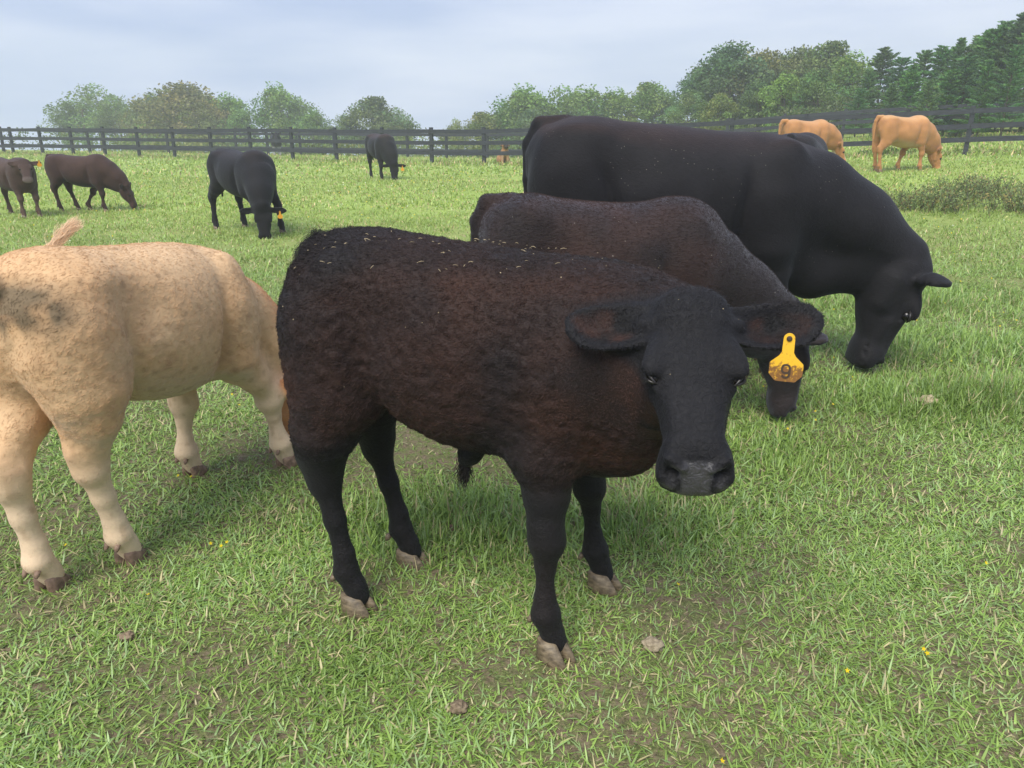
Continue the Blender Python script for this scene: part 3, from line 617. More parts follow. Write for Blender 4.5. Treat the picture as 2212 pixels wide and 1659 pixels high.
def grass_rgb(n, x, y, dead=0.10, bright=1.12):
    a = np.array([0.150, 0.245, 0.050]); b_ = np.array([0.270, 0.390, 0.095]); c_ = np.array([0.235, 0.335, 0.165]); d_ = np.array([0.42, 0.37, 0.21])
    t = rng.random((n, 1))**1.2; cl = vnoise2(x*2.2, y*2.2, 7)[:, None]; C = a*(1-t)+b_*t; m = rng.random((n, 1)) < 0.25+0.4*(cl-0.5); C = np.where(m, C*0.4+c_*0.6*(0.8+0.5*t), C)
    C = C*(0.85+0.35*cl); dm = rng.random((n, 1)) < dead*(0.4+1.4*vnoise2(x*1.7, y*1.7, 12)[:, None]); C = np.where(dm, d_*(0.6+0.7*t), C); return C*bright*np.array([1.05, 1.06, 0.98])*(1+np.array([0.22, 0.08, 0.05])*sstep(y, 5, 14)[:, None])
def build_grass():
    M = []
    def zone(y0, y1, dens, ln, wd, segs, xpad=1.0, k=0.72, dead=0.10, bright=1.18, thr=0.30, lo=10, hi=60):
        ymid = (y0+y1)/2; W = 2*(k*y1+xpad); n = int(dens*W*(y1-y0)); x = (rng.random(n)-0.5)*W; y = y0+(y1-y0)*rng.random(n)
        keep = np.abs(x) < (k*y+xpad)*(1-0.3*rng.random(n)**2*(y0 > 4)); x, y = x[keep], y[keep]; pt = patchy(x, y)
        lush = np.zeros(len(x))
        for lx, ly, ax, ay, s_ in LUSH: lush = np.maximum(lush, s_*np.exp(-(((x-lx)/ax)**2+((y-ly)/ay)**2)))
        keep = rng.random(len(x)) < np.clip((pt-thr+0.10)/0.17, 0.14, 1)+lush
        if (y0 > 10): keep &= (((x-FA[0])*FN[0]+(y-FA[1])*FN[1]) < 12)
        x, y, pt, lush = x[keep], y[keep], pt[keep], lush[keep]; n = len(x)
        L_ = ln*(0.45+0.9*rng.random(n))*(0.75+0.55*pt)*(1+1.5*lush); w_ = wd*(0.5+0.8*rng.random(n))*(1+0.25*lush)
        C = grass_rgb(n, x, y, dead, bright)*(1-0.12*lush)[:, None]
        up = lush > rng.random(n)*0.8
        if up.any(): blades(M, int(up.sum()), x[up], y[up], L_[up], w_[up], C[up], segs, 35, 85)
        dn = ~up; blades(M, int(dn.sum()), x[dn], y[dn], L_[dn], w_[dn], C[dn], segs, lo, hi)
    zone(0.75, 2.4, 14500, 0.041, 0.0047, 3, 0.9, lo=4, hi=46, thr=0.36)
    zone(0.75, 2.4, 17000, 0.020, 0.0052, 2, 0.9, lo=-2, hi=38, thr=0.30, dead=0.13)
    zone(2.4, 4.2, 9000, 0.024, 0.0062, 2, 1.0, lo=0, hi=40, thr=0.30, dead=0.12)
    zone(4.2, 7.5, 3000, 0.032, 0.009, 2, 1.2, lo=0, hi=45, thr=0.28, dead=0.12)
    zone(2.4, 4.2, 8800, 0.047, 0.0054, 3, 1.0, lo=6, hi=52, thr=0.35)
    zone(4.2, 7.5, 3600, 0.066, 0.0066, 2, 1.4)
    zone(7.5, 13, 1300, 0.058, 0.011, 2, 4.0, lo=20, hi=70)
    zone(13, 22, 380, 0.068, 0.022, 2, 8, lo=25, hi=75, dead=0.10)
    zone(22, 42, 70, 0.09, 0.05, 2, 12, lo=30, hi=80, dead=0.10)
    V = np.concatenate([m_[0] for m_ in M]); off = np.cumsum([0]+[len(m_[0]) for m_ in M]); Q = np.concatenate([m_[1]+o for m_, o in zip(M, off)]); T = np.concatenate([m_[2]+o for m_, o in zip(M, off)])
    mat = attr_mat('grass_blades', 0.42, 0.5, transl=0.28)
    o = mesh_obj('grass', V, [Q, T], mat, smooth=False, cols=np.concatenate([m_[3] for m_ in M])); tag(o, 'short grazed green grass covering the pasture', 'grass', kind='stuff')
    # taller rough grass under the fences
    M.clear(); n = 26000; t = rng.random(n)*60-32; off_ = np.where(rng.random(n) < 0.5, rng.normal(0, 0.5, n), rng.uniform(0.2, 12, n)); x = FA[0]+FD[0]*t+FN[0]*off_; y = FA[1]+FD[1]*t+FN[1]*off_
    C = grass_rgb(n, x, y, 0.25); blades(M, n, x, y, 0.15*(0.4+rng.random(n)), np.full(n, 0.045), C, 2, 45, 88)
    o = mesh_obj('rough_grass', M[0][0], [M[0][1], M[0][2]], mat, smooth=False, cols=M[0][3]); tag(o, 'taller rough grass growing along the board fences', 'grass', kind='stuff')
    # small flowers
    B = MB(); cols = []
    def fl(x, y, r, h, c):
        z = float(ground_h(x, y)); k = 5; pts = [(0, 0, 0.0)]
        for a in range(k*2): rr = r*(1.0 if a % 2 == 0 else 0.45); pts.append((rr*math.cos(a*math.pi/k+x*9), rr*math.sin(a*math.pi/k+x*9), r*0.25*(a % 2 == 0)))
        tx, ty = random.gauss(0, 0.35), -0.55+random.gauss(0, 0.25); P = np.array(pts); P = P@rot('X', -ty).T@rot('Y', tx).T+[x, y, z+h]
        B.add(P, [(0, a+1, (a+1) % (2*k)+1) for a in range(2*k)]); cols.extend([c]*len(P))
    for i in range(1300):
        yy = 3.2+26*random.random()**1.3; xx = random.uniform(-1, 1)*(0.72*yy+1); g_ = vnoise2(np.array([xx*0.5]), np.array([yy*0.5]), 4)[0]+(0.15 if xx > 3 or (xx < -3 and yy > 9) else 0)
        if g_ < 0.52: continue
        c = (0.75, 0.60, 0.05) if random.random() < 0.8 or yy < 9 else (0.75, 0.75, 0.65); fl(xx, yy, 0.0055+0.0007*yy, 0.03+0.0012*yy, c)
    for (u_, v_) in ((1995, 1403), (2003, 1412), (455, 1175), (478, 1180), (490, 1172), (385, 1028), (413, 1030), (142, 1178), (320, 1285), (1120, 1035), (1560, 1735-90), (2130, 1217), (1465, 1263), (1830, 1450)):
        p = at_Y(u_, v_, 1); d = ray(u_, v_); tt = (CAMH-0.03)/-d[2]; fl(d[0]*tt, d[1]*tt, 0.0075, 0.032, (0.78, 0.60, 0.02))
    V = np.concatenate(B.V); o = mesh_obj('wild_flowers', V, np.array(B.F), attr_mat('petals', 0.6, 0.2, transl=0.3), smooth=False, cols=np.array(cols)); tag(o, 'tiny yellow and white wild flowers scattered through the grass', 'flowers', kind='stuff')
build_grass()
# dirt clods lying on the grass
def clod(u_, v_, r, label, c1, c2):
    d = ray(u_, v_); tt = CAMH/-d[2]; x, y = d[0]*tt, d[1]*tt
    n1, n2 = 18, 24; P = np.array([[math.sin(math.pi*i/n1)*math.cos(2*math.pi*j/n2), math.sin(math.pi*i/n1)*math.sin(2*math.pi*j/n2), math.cos(math.pi*i/n1)] for i in range(n1+1) for j in range(n2)])
    k = 0.55+0.65*vnoise(P+u_, 2.4, 1)+0.30*vnoise(P+u_, 7, 2); P = P*k[:, None]*[r, r*0.8, r*0.55]
    o = mesh_obj('dirt_clod', P, np.array([(i*n2+j, i*n2+(j+1) % n2, (i+1)*n2+(j+1) % n2, (i+1)*n2+j) for i in range(n1) for j in range(n2)]), noise_mat('clod', c1, c2, 90, 0.95, 0.1, 1.0, dist=0.004))
    o.location = (x, y, float(ground_h(x, y))+r*0.45); tag(o, label, 'dirt clod', 'dry clods lying in the grass')
clod(1410, 1400, 0.027, 'pale crumbly dirt clod in the open grass right of the front calf\'s nearest hoof', (0.21, 0.17, 0.115), (0.38, 0.32, 0.225))
clod(2003, 878, 0.055, 'flat pale clod at the edge of the taller grass tuft on the right', (0.30, 0.25, 0.15), (0.45, 0.38, 0.25))
clod(985, 1150, 0.028, 'dark brown clod between the front calf\'s hind and front legs', (0.09, 0.06, 0.045), (0.20, 0.13, 0.10))
clod(990, 1535, 0.022, 'small brown clod near the bottom centre of the picture', (0.14, 0.105, 0.07), (0.27, 0.21, 0.14))
clod(272, 1382, 0.022, 'small brown clod below the pale calf\'s hooves', (0.16, 0.115, 0.08), (0.29, 0.22, 0.15))
# ------------------------------------------------------------------ board fences
M_FENCE = noise_mat('black_fence_paint_hazed', (0.018, 0.021, 0.027), (0.045, 0.050, 0.062), 6, 0.65, 0.35, 0.4, stretch=(1, 1, 6), dist=0.01)  # black paint lightened blue-grey, distant haze put into its colour
def fence(name, label, pts_t, offs, zc=(0.405, 0.755, 1.14), step=2.11, hgt=1.28):
    t0, t1 = pts_t; n = int((t1-t0)/step); r_ = empty(name, (0, 0, 0)); tag(r_, label, 'fence')
    ps = []
    for i in range(n+1):
        t = t0+i*step; x = FA[0]+FD[0]*t+FN[0]*offs(t); y = FA[1]+FD[1]*t+FN[1]*offs(t); z = float(ground_h(x, y))+random.uniform(-0.015, 0.015); ps.append(np.array([x, y, z]))
    ang = math.atan2(FD[1], FD[0])
    for p in ps:
        M = MB(); a = ang+random.uniform(-0.04, 0.04); R = rot('Z', a)@rot('X', random.uniform(-0.018, 0.018))@rot('Y', random.uniform(-0.012, 0.012)); M.box(p+[0, 0, (hgt-0.3)/2+0.0], (0.115, 0.10, hgt+0.3), R); M.build('post', M_FENCE, r_)
    for z in zc:
        for i in range(0, n, 2):
            a, b_ = ps[i], ps[min(i+2, n)]; M = MB(); N_ = np.array([FN[0], FN[1], 0])*-0.075; dz = random.uniform(-0.012, 0.012); dz2 = random.uniform(-0.012, 0.012); q = []
            m_ = ps[min(i+1, n)]
            for s_, (pa, e) in enumerate(((a, dz), (m_, -0.004), (b_, dz2))):
                for hh in (-0.068, 0.068):
                    for tt in (-0.013, 0.013): q.append(pa+[0, 0, z+e+hh]+N_*(1+tt/0.075)+np.array([FD[0], FD[1], 0])*(0.004 if s_ == 0 else (-0.004 if s_ == 2 else 0)))
            F = []
            for s_ in (0, 4): F += [(s_, s_+1, s_+5, s_+4), (s_+2, s_+6, s_+7, s_+3), (s_, s_+4, s_+6, s_+2), (s_+1, s_+3, s_+7, s_+5)]
            F += [(0, 2, 3, 1), (8, 9, 11, 10)]; M.add(np.array(q), F); M.build('rail', M_FENCE, r_)
    return r_
fence('board_fence', 'near black three-board fence running behind the herd across the whole picture', (-40.04, 26), lambda t: 0.0)
fence('board_fence', 'second black board fence seen through the near one, farther back', (-27, 34), lambda t: 9.5*min(1, (t+27.5)/7.0) if t < -20.5 else 9.5, step=2.25)
# ------------------------------------------------------------------ trees
M_BARK = noise_mat('bark', (0.06, 0.05, 0.04), (0.17, 0.14, 0.11), 12, 0.9, 0.1, 0.6, stretch=(1, 1, 0.3))
def leaf_mat(name):
    m, t, b, n, l = new_mat(name); at = n('ShaderNodeAttribute'); at.attribute_name = 'coat'; oi = n('ShaderNodeObjectInfo')
    mu = n('ShaderNodeVectorMath'); mu.operation = 'MULTIPLY'; l(at.outputs['Color'], mu.inputs[0]); l(oi.outputs['Color'], mu.inputs[1]); l(mu.outputs[0], b.inputs['Base Color']); b.inputs['Roughness'].default_value = 0.6; b.inputs['Specular IOR Level'].default_value = 0.25
    tr = n('ShaderNodeBsdfTranslucent'); l(mu.outputs[0], tr.inputs['Color']); ms = n('ShaderNodeMixShader'); ms.inputs[0].default_value = 0.3; o = t.nodes['Material Output']; l(b.outputs[0], ms.inputs[1]); l(tr.outputs[0], ms.inputs[2]); l(ms.outputs[0], o.inputs[0]); return m
M_LEAF = leaf_mat('leaves')
def cards(C, dirs, sz, asp, tint):
    """leaf quads (folded a little) centred at C; dirs = leaf axis"""
    n = len(C); a = dirs/(np.linalg.norm(dirs, axis=1)[:, None]+1e-9); b_ = np.cross(a, rng.normal(size=(n, 3))); b_ /= np.linalg.norm(b_, axis=1)[:, None]+1e-9
    a = a*sz[:, None]/2; b_ = b_*sz[:, None]*asp/2; V = np.stack([C-a, C+b_, C+a, C-b_], 1).reshape(-1, 3); F = np.arange(n*4).reshape(n, 4); return V, F, np.repeat(tint, 4, 0)
def broadleaf(name, H, W, lobes, per, leaf, seed, rgb=(0.085, 0.145, 0.038), base=0.18, loose=0.5, multi=1, spiky=0.0):
    r = random.Random(seed); g = np.random.default_rng(seed); T = MB(); VV, FF, CC = [], [], []; off = 0
    ends = []
    for k in range(multi):
        bx, by = (r.uniform(-0.12, 0.12)*W*(multi > 1), r.uniform(-0.12, 0.12)*W*(multi > 1)); top = np.array([bx+r.uniform(-.08, .08)*W, by+r.uniform(-.08, .08)*W, H*0.80])
        pts = [np.array([bx, by, -0.3])*(1, 1, 1), np.array([bx*1.2, by*1.2, H*0.25]), (np.array([bx, by, 0])+top)/2+[r.uniform(-.05, .05)*W, 0, 0], top]; T.tube(pts, [0.035*H/multi**0.5, 0.026*H/multi**0.5, 0.017*H, 0.004*H], 7)
        for j in range(9//multi+2):
            t = r.uniform(0.22, 0.9); a = r.random()*6.283; p0 = pts[1]*(1-t)+top*t; rr = W*0.5*math.sin(math.pi*min(0.95, 0.25+0.75*t))*r.uniform(0.55, 0.95); p2 = np.array([p0[0]+rr*math.cos(a), p0[1]+rr*math.sin(a), min(H*0.95, p0[2]+rr*r.uniform(0.3, 0.9))])
            T.tube([p0, (p0+p2)/2+[0, 0, -0.05*rr], p2], [0.011*H, 0.007*H, 0.003*H], 5); ends.append(p2)
    for k in range(lobes):
        if k < len(ends): c = ends[k]
        else:
            a = r.random()*6.283; zt = r.random()**0.85; z = H*(base+(0.98-base)*zt); prof = math.sin(math.pi*min(1, 0.18+0.80*zt))**0.75; rr = W*0.5*prof*(r.random()**0.45)*0.92; c = np.array([rr*math.cos(a), rr*math.sin(a), z])
        s_ = W*(0.085+0.09*r.random()); n = int(1.45*per*(0.5+r.random())); d = g.normal(size=(n, 3)); d /= np.linalg.norm(d, axis=1)[:, None]; rad = s_*(0.35+0.75*g.random(n)**0.6)*(1+loose*0.5*g.random(n)*(g.random(n) < 0.25)); P = c+d*rad[:, None]*[1.15, 1.15, 0.8+spiky*0.5]
        P = P[(P[:, 2] > H*base*0.4)]; n = len(P); d = d[:n]; tint = np.array(rgb)*(0.65+0.7*r.random())*np.array([1+r.uniform(-.18, .22), 1, 1+r.uniform(-.2, .2)]); tint = tint[None]*(0.75+0.5*g.random((n, 1)))
        V, F, C_ = cards(P, g.normal(size=(n, 3))+[0, 0, spiky], leaf*(0.6+0.8*g.random(n)), 0.62, tint); VV.append(V); FF.append(F+off); CC.append(C_); off += len(V)
    return dict(trunk=T, crown=(np.concatenate(VV), np.concatenate(FF), np.concatenate(CC)))
def conifer(H, W, seed, rgb=(0.15, 0.25, 0.10), bare=0.05, leaf=0.26, whorl=0.30):
    r = random.Random(seed); g = np.random.default_rng(seed); T = MB(); T.tube([(0, 0, -0.3), (r.uniform(-.1, .1), r.uniform(-.1, .1), H*0.5), (0, 0, H)], [0.013*H+0.03, 0.010*H, 0.012], 7); Ps, Ds, Cs = [], [], []
    z = H*bare
    while z < H*0.985:
        t = (z-H*bare)/(H*(1-bare)); rl = W*0.5*(1-t)**0.75*r.uniform(0.55, 1.15)+0.12; nb = r.randint(4, 6); a0 = r.random()*6.28
        for k in range(nb):
            a = a0+k*6.283/nb+r.uniform(-.35, .35); L_ = rl*r.uniform(0.6, 1.15); up = r.uniform(0.05, 0.35)+0.5*t; d = np.array([math.cos(a), math.sin(a), up]); tip = np.array([0, 0, z])+d*L_; T.tube([(0, 0, z), tip], [0.018, 0.006], 4, False)
            n = int(30+60*L_); s_ = 0.25+0.75*g.random(n)**0.7; off = g.normal(size=(n, 3))*[0.16, 0.16, 0.05]*(0.4+L_*0.45*(1.1-s_))[:, None]; sag = -0.10*L_*s_**2; P = np.array([0, 0, z])+d*L_*s_[:, None]+off; P[:, 2] += sag
            Ps.append(P); dd = d+g.normal(size=(n, 3))*[0.5, 0.5, 0.16]; Ds.append(dd); Cs.append(np.array(rgb)*(0.7+0.6*r.random())*np.array([r.uniform(0.85, 1.08), 1, r.uniform(0.8, 1.1)])*(0.7+0.6*g.random((n, 1))))
        z += whorl*r.uniform(0.75, 1.25)*(1-0.35*t)
    P, D, C_ = np.concatenate(Ps), np.concatenate(Ds), np.concatenate(Cs); V, F, CC = cards(P, D, leaf*(0.6+0.8*g.random(len(P))), 0.30, C_); return dict(trunk=T, crown=(V, F, CC))
PROTO = {}
def plant_tree(key, mk, name, label, cat, x, y, H, ws, tint, group, rz=None, refH=8.0):
    z = float(ground_h(x, y)); rz = random.random()*6.28 if rz is None else rz
    if key not in PROTO:
        g = mk(); a = g['trunk'].build('trunk', M_BARK, None, smooth=True); b_ = mesh_obj('crown', g['crown'][0], g['crown'][1], M_LEAF, None, smooth=False, cols=g['crown'][2]); PROTO[key] = (a, b_); parts = (a, b_)
    else:
        parts = tuple(q.copy() for q in PROTO[key]); [col.objects.link(q) for q in parts]
    r_ = empty(name, (x, y, z), rz); s_ = H/refH; r_.scale = (s_*ws, s_*ws, s_)
    for q in parts: q.parent = r_
    parts[1].color = (*tint, 1); tag(r_, label, cat, group); return r_
def tree_px(u_, vtop, Y): 
    p = at_Y(u_, vtop, Y); g = float(ground_h(p[0], Y)); return p[0], Y, max(1.2, (p[2]-g))
BL = {'oak': lambda: broadleaf('oak', 8, 8.5, 70, 120, 0.30, 3, (0.180, 0.215, 0.080), 0.12, 0.4), 'round': lambda: broadleaf('round', 8, 7.5, 60, 120, 0.28, 5, (0.160, 0.225, 0.070), 0.10, 0.5),
      'loose': lambda: broadleaf('loose', 8, 6.5, 44, 95, 0.27, 8, (0.155, 0.250, 0.075), 0.08, 1.0, 3, 0.6), 'poplar': lambda: broadleaf('pop', 8, 5.0, 42, 110, 0.26, 13, (0.165, 0.270, 0.070), 0.06, 0.8, 2, 1.0), 'bush': lambda: broadleaf('bush', 8, 14, 46, 110, 0.65, 21, (0.090, 0.125, 0.042), 0.02, 0.8, 4),
      'dark': lambda: broadleaf('dark', 8, 6.8, 64, 120, 0.26, 34, (0.095, 0.175, 0.065), 0.10, 0.5)}
TREES = [  # u, vtop, Y, kind, width scale, tint, label
 (150, 222, 78, 'loose', 0.75, (0.9, 0.95, 0.9), 'low loose green tree at the left end of the far tree line'),
 (195, 190, 76, 'loose', 1.0, (1, 1, 1), 'tall open-crowned green tree near the left end of the far tree line'),
 (245, 213, 74, 'loose', 0.8, (0.95, 0.95, 0.9), 'open green tree between the tall leftmost one and the olive oak'),
 (300, 222, 72, 'round', 0.75, (1.0, 0.85, 0.8), 'smaller dull green tree left of the big olive oak'),
 (335, 212, 74, 'dark', 0.8, (1, 1, 1), 'dark green tree touching the left side of the big olive oak'),
 (392, 188, 70, 'oak', 1.0, (1.15, 1.0, 0.95), 'broad olive-brown oak, the biggest rounded crown of the left tree line'),
 (440, 225, 68, 'oak', 0.7, (1.1, 0.95, 0.9), 'small olive tree at the right foot of the big oak'),
 (487, 207, 70, 'poplar', 1.05, (1, 1.05, 1), 'pointed bright green tree right of the big olive oak'),
 (520, 238, 68, 'poplar', 1.0, (0.95, 1, 1), 'short bright green tree between two taller bright ones'),
 (595, 186, 70, 'poplar', 1.25, (1.05, 1.1, 1.1), 'tall bright green tree, the highest left of the middle'),
 (640, 215, 71, 'loose', 0.8, (1, 1.05, 1.05), 'bright green tree leaning out right of the highest bright one'),
 (678, 240, 68, 'poplar', 0.9, (0.95, 1, 0.95), 'small pointed tree in the gap left of the grey-green tree'),
 (742, 252, 66, 'loose', 0.9, (0.9, 0.9, 0.9), 'low scraggly tree at the left of the grey-green tree'),
 (803, 215, 66, 'round', 0.95, (0.85, 0.85, 0.95), 'rounded grey-green tree standing alone left of the sky gap'),
 (858, 240, 66, 'loose', 0.75, (0.85, 0.9, 0.95), 'small grey-green tree at the right foot of the rounded grey-green one'),
 (985, 262, 60, 'loose', 0.7, (1.3, 1.05, 0.9), 'short yellowish sapling in the sky gap above the fence'),
 (1045, 247, 60, 'round', 0.95, (1.15, 1.0, 0.8), 'low rounded yellow-green tree right of the sky gap'),
 (1090, 228, 62, 'poplar', 0.9, (1, 1.05, 1), 'sloping green tree left of the double-pointed one'),
 (1133, 190, 60, 'poplar', 1.2, (1, 1.05, 1), 'double-pointed bright green tree above the big cow\'s rump'),
 (1150, 240, 56, 'dark', 0.75, (1.3, 1.1, 1.1), 'dull green conifer-like tree right above the big cow\'s tail'),
 (1215, 196, 60, 'loose', 0.9, (1, 1.05, 0.95), 'green tree above the middle of the big cow\'s rump'),
 (1262, 192, 62, 'poplar', 1.2, (1.1, 1.05, 1), 'light green tree, third crown left of the wood\'s gap'),
 (1330, 196, 60, 'poplar', 1.2, (1.0, 1.0, 0.9), 'mid green tree, second crown left of the wood\'s gap'),
 (1405, 184, 58, 'round', 0.9, (1.05, 1.15, 1.0), 'light green rounded tree just left of the tall wood'),
 (1440, 205, 60, 'loose', 0.8, (1.0, 1.1, 1.0), 'thin green tree at the very gap before the tall wood'),
 (1490, 205, 47, 'round', 0.7, (0.95, 1.05, 1.15), 'silvery green low tree at the left foot of the tall wood'),
 (1520, 150, 52, 'dark', 0.75, (1, 1.1, 1), 'dark green tree forming the left shoulder of the tall wood'),
 (1590, 103, 50, 'dark', 1.0, (1.0, 1.0, 1.0), 'tall dark green tree, first high crown of the wood from the left'),
 (1560, 205, 44, 'round', 0.75, (1.15, 1.05, 0.85), 'yellow-green low tree in front of the first high dark crown'),
 (1655, 118, 50, 'oak', 0.8, (1.05, 1.0, 1.0), 'olive-brown tree between the two highest crowns of the wood'),
 (1640, 180, 44, 'dark', 0.8, (1.1, 1.0, 0.9), 'dark lower tree under the olive-brown crown'),
 (1735, 112, 50, 'oak', 0.75, (1.0, 1.1, 1.1), 'pale olive tree left of the wood\'s broad rounded top'),
 (1700, 160, 42, 'poplar', 0.95, (1.1, 1.1, 0.8), 'bright yellow-green tree at the front of the wood'),
 (1795, 98, 49, 'round', 0.85, (0.95, 1.0, 0.9), 'broad rounded olive-green crown, top of the wood\'s leafy half'),
 (1770, 155, 41, 'round', 0.7, (0.85, 1.05, 0.85), 'mid green front tree beside the bright yellow-green one'),
 (1845, 118, 45, 'poplar', 0.9, (1.1, 1.1, 0.85), 'pointed light green tree where the leafy wood meets the pines'),
]
for (u_, v_, Y_, k_, ws, tint, lab) in TREES:
    x, y, H_ = tree_px(u_, v_, Y_); plant_tree(k_, BL[k_], 'broadleaf_tree', lab, 'tree', x, y, H_, ws*8/max(H_, 6)*1.0 if H_ < 6 else ws, tint, 'broadleaf trees beyond the fences')
CN = {'p4': lambda: conifer(8, 7.6, 14, (0.16, 0.25, 0.095), 0.10, 0.30, 0.42), 'p5': lambda: conifer(8, 6.4, 25, (0.13, 0.235, 0.10), 0.16, 0.24, 0.36), 'p1': lambda: conifer(8, 6.0, 1), 'p2': lambda: conifer(8, 5.4, 2, (0.18, 0.285, 0.11), 0.04), 'p3': lambda: conifer(8, 6.8, 3, (0.135, 0.225, 0.09), 0.08)}
PINES = [(1880, 150, 38), (1912, 104, 40), (1950, 122, 38), (1975, 140, 33), (2003, 108, 38), (2040, 98, 37), (2078, 84, 36), (2095, 120, 31), (2122, 76, 36), (2150, 62, 34), (2178, 44, 34), (2212, 30, 33), (1860, 190, 35), (1930, 180, 32), (2010, 172, 30), (2060, 150, 31), (2140, 130, 29), (2200, 95, 28), (2255, 20, 32), (2300, 30, 30), (2360, 0, 31), (2430, -20, 30), (2540, -40, 30)]
wd = ('leftmost', 'second', 'third', 'fourth', 'fifth', 'sixth', 'seventh', 'eighth', 'ninth', 'tenth', 'eleventh', 'twelfth', 'thirteenth', 'fourteenth', 'fifteenth', 'sixteenth', 'seventeenth', 'eighteenth', 'nineteenth', 'twentieth', 'twenty-first', 'twenty-second', 'twenty-third')
order = sorted(range(len(PINES)), key=lambda i: PINES[i][0])
for rank, i in enumerate(order):
    u_, v_, Y_ = PINES[i]; x, y, H_ = tree_px(u_, v_, Y_); front = Y_ < 33.5
    plant_tree('p%d' % (1+i*7 % 5), CN['p%d' % (1+i*7 % 5)], 'pine_tree', ('lower front' if front else 'tall')+' feathery green pine, '+wd[rank]+' from the left in the pine wood', 'pine tree', x, y, H_, random.uniform(0.8, 1.4), (random.uniform(0.9, 1.1), random.uniform(0.98, 1.2), random.uniform(0.9, 1.1)), 'pine trees behind the fence')
# low brush behind the second fence, and undergrowth coloured dark for the wood's shaded interior
def stuff_foliage(name, label, cat, pts, sizes, leaf, rgb, n_per, seed):
    g = np.random.default_rng(seed); VV, FF, CC = [], [], []; off = 0
    for (x, y), s_ in zip(pts, sizes):
        z = float(ground_h(x, y)); n = n_per; d = g.normal(size=(n, 3)); d /= np.linalg.norm(d, axis=1)[:, None]; P = np.array([x, y, z+s_*0.35])+d*(s_*(0.3+0.7*g.random(n)**0.5))[:, None]*[1.2, 0.8, 0.75]; P = P[P[:, 2] > z]
        V, F, C_ = cards(P, g.normal(size=P.shape), leaf*(0.5+g.random(len(P))), 0.55, np.array(rgb)*(0.6+0.8*g.random())*np.array([g.uniform(0.85, 1.25), 1, g.uniform(0.8, 1.1)])*(0.75+0.5*g.random((len(P), 1)))); VV.append(V); FF.append(F+off); CC.append(C_); off += len(V)
    o = mesh_obj(name, np.concatenate(VV), np.concatenate(FF), M_LEAF, None, smooth=False, cols=np.concatenate(CC)); tag(o, label, cat, kind='stuff'); return o
gg = np.random.default_rng(5)
pts = []; sz = []
for k in range(170):
    t = -24+36*gg.random(); d_ = 14+16*gg.random(); pts.append((FA[0]+FD[0]*t*1.9+FN[0]*d_, FA[1]+FD[1]*t*0.9+FN[1]*d_)); sz.append(0.6+1.1*gg.random())
stuff_foliage('brush', 'low mixed green brush behind the second fence under the far trees', 'brush', pts, sz, 0.17, (0.15, 0.20, 0.07), 200, 3)
pts = []; sz = []
for k in range(150):
    t = 9+32*gg.random(); d_ = 13.5+12*gg.random(); pts.append((FA[0]+FD[0]*t+FN[0]*d_, FA[1]+FD[1]*t+FN[1]*d_)); sz.append(0.7+1.6*gg.random())
stuff_foliage('undergrowth', 'undergrowth filling the floor of the pine wood, shade painted into its leaf colour', 'undergrowth', pts, sz, 0.16, (0.085, 0.125, 0.055), 230, 4)
pts = [(FA[0]+FD[0]*t+FN[0]*(0.4+0.6*gg.random()), FA[1]+FD[1]*t+FN[1]*(0.4+0.6*gg.random())) for t in list(np.linspace(12.3, 14.6, 9))+[5, 6.1, 9, 17, 18.5, 20]]
stuff_foliage('fence_weeds', 'leafy weeds growing at the foot of the near fence', 'weeds', pts, [0.16+0.14*gg.random() for _ in pts], 0.06, (0.17, 0.26, 0.07), 160, 6)
# weedy clumps in the pasture at the right
def weed_clump(x, y, w_, h_, label, seed):
    g = np.random.default_rng(seed); z = float(ground_h(x, y)); M = []; T = MB(); r_ = empty('weed_clump', (x, y, z)); P = []; D = []
    for k in range(int(150*w_)):
        bx, by = g.normal(0, w_*0.42), g.normal(0, w_*0.30); a = g.random()*6.28; h = h_*(0.45+0.65*g.random()); q = np.array([bx, by, 0]); tip = q+[math.cos(a)*h*0.5, math.sin(a)*h*0.5, h*0.9]; mid = (q+tip)/2+[0, 0, h*0.12]; T.tube([q, mid, tip], [0.004, 0.003, 0.0015], 4, False)
        for j in range(19):
            t = 0.15+0.85*g.random(); p = (q*(1-t)+tip*t)+g.normal(size=3)*0.035; P.append(p); D.append(tip-q+g.normal(size=3)*0.4)
    P = np.array(P); D = np.array(D); n = len(P); C_ = np.array([0.20, 0.265, 0.105])*(0.6+0.7*g.random((n, 1)))*np.where(g.random((n, 1)) < 0.2, [[1.7, 1.1, 1.0]], [[1, 1, 1]]); V, F, CC = cards(P, D, 0.045*(0.6+0.8*g.random(n)), 0.4, C_)
    so = T.build('stems', M_BARK, r_, True); so['kind'] = 'stuff'; mesh_obj('foliage', V, F, M_LEAF, r_, smooth=False, cols=CC); tag(r_, label, 'weed clump', 'weed clumps in the pasture'); return r_
weed_clump(6.1, 11.4, 0.9, 0.36, 'left dark weedy clump in the grass near the right edge of the picture', 1)
weed_clump(7.25, 10.9, 0.75, 0.38, 'nearer dark weedy clump at the right edge of the picture', 2)
weed_clump(7.3, 12.4, 0.9, 0.36, 'back weedy clump behind the two darker ones at the right edge', 3)
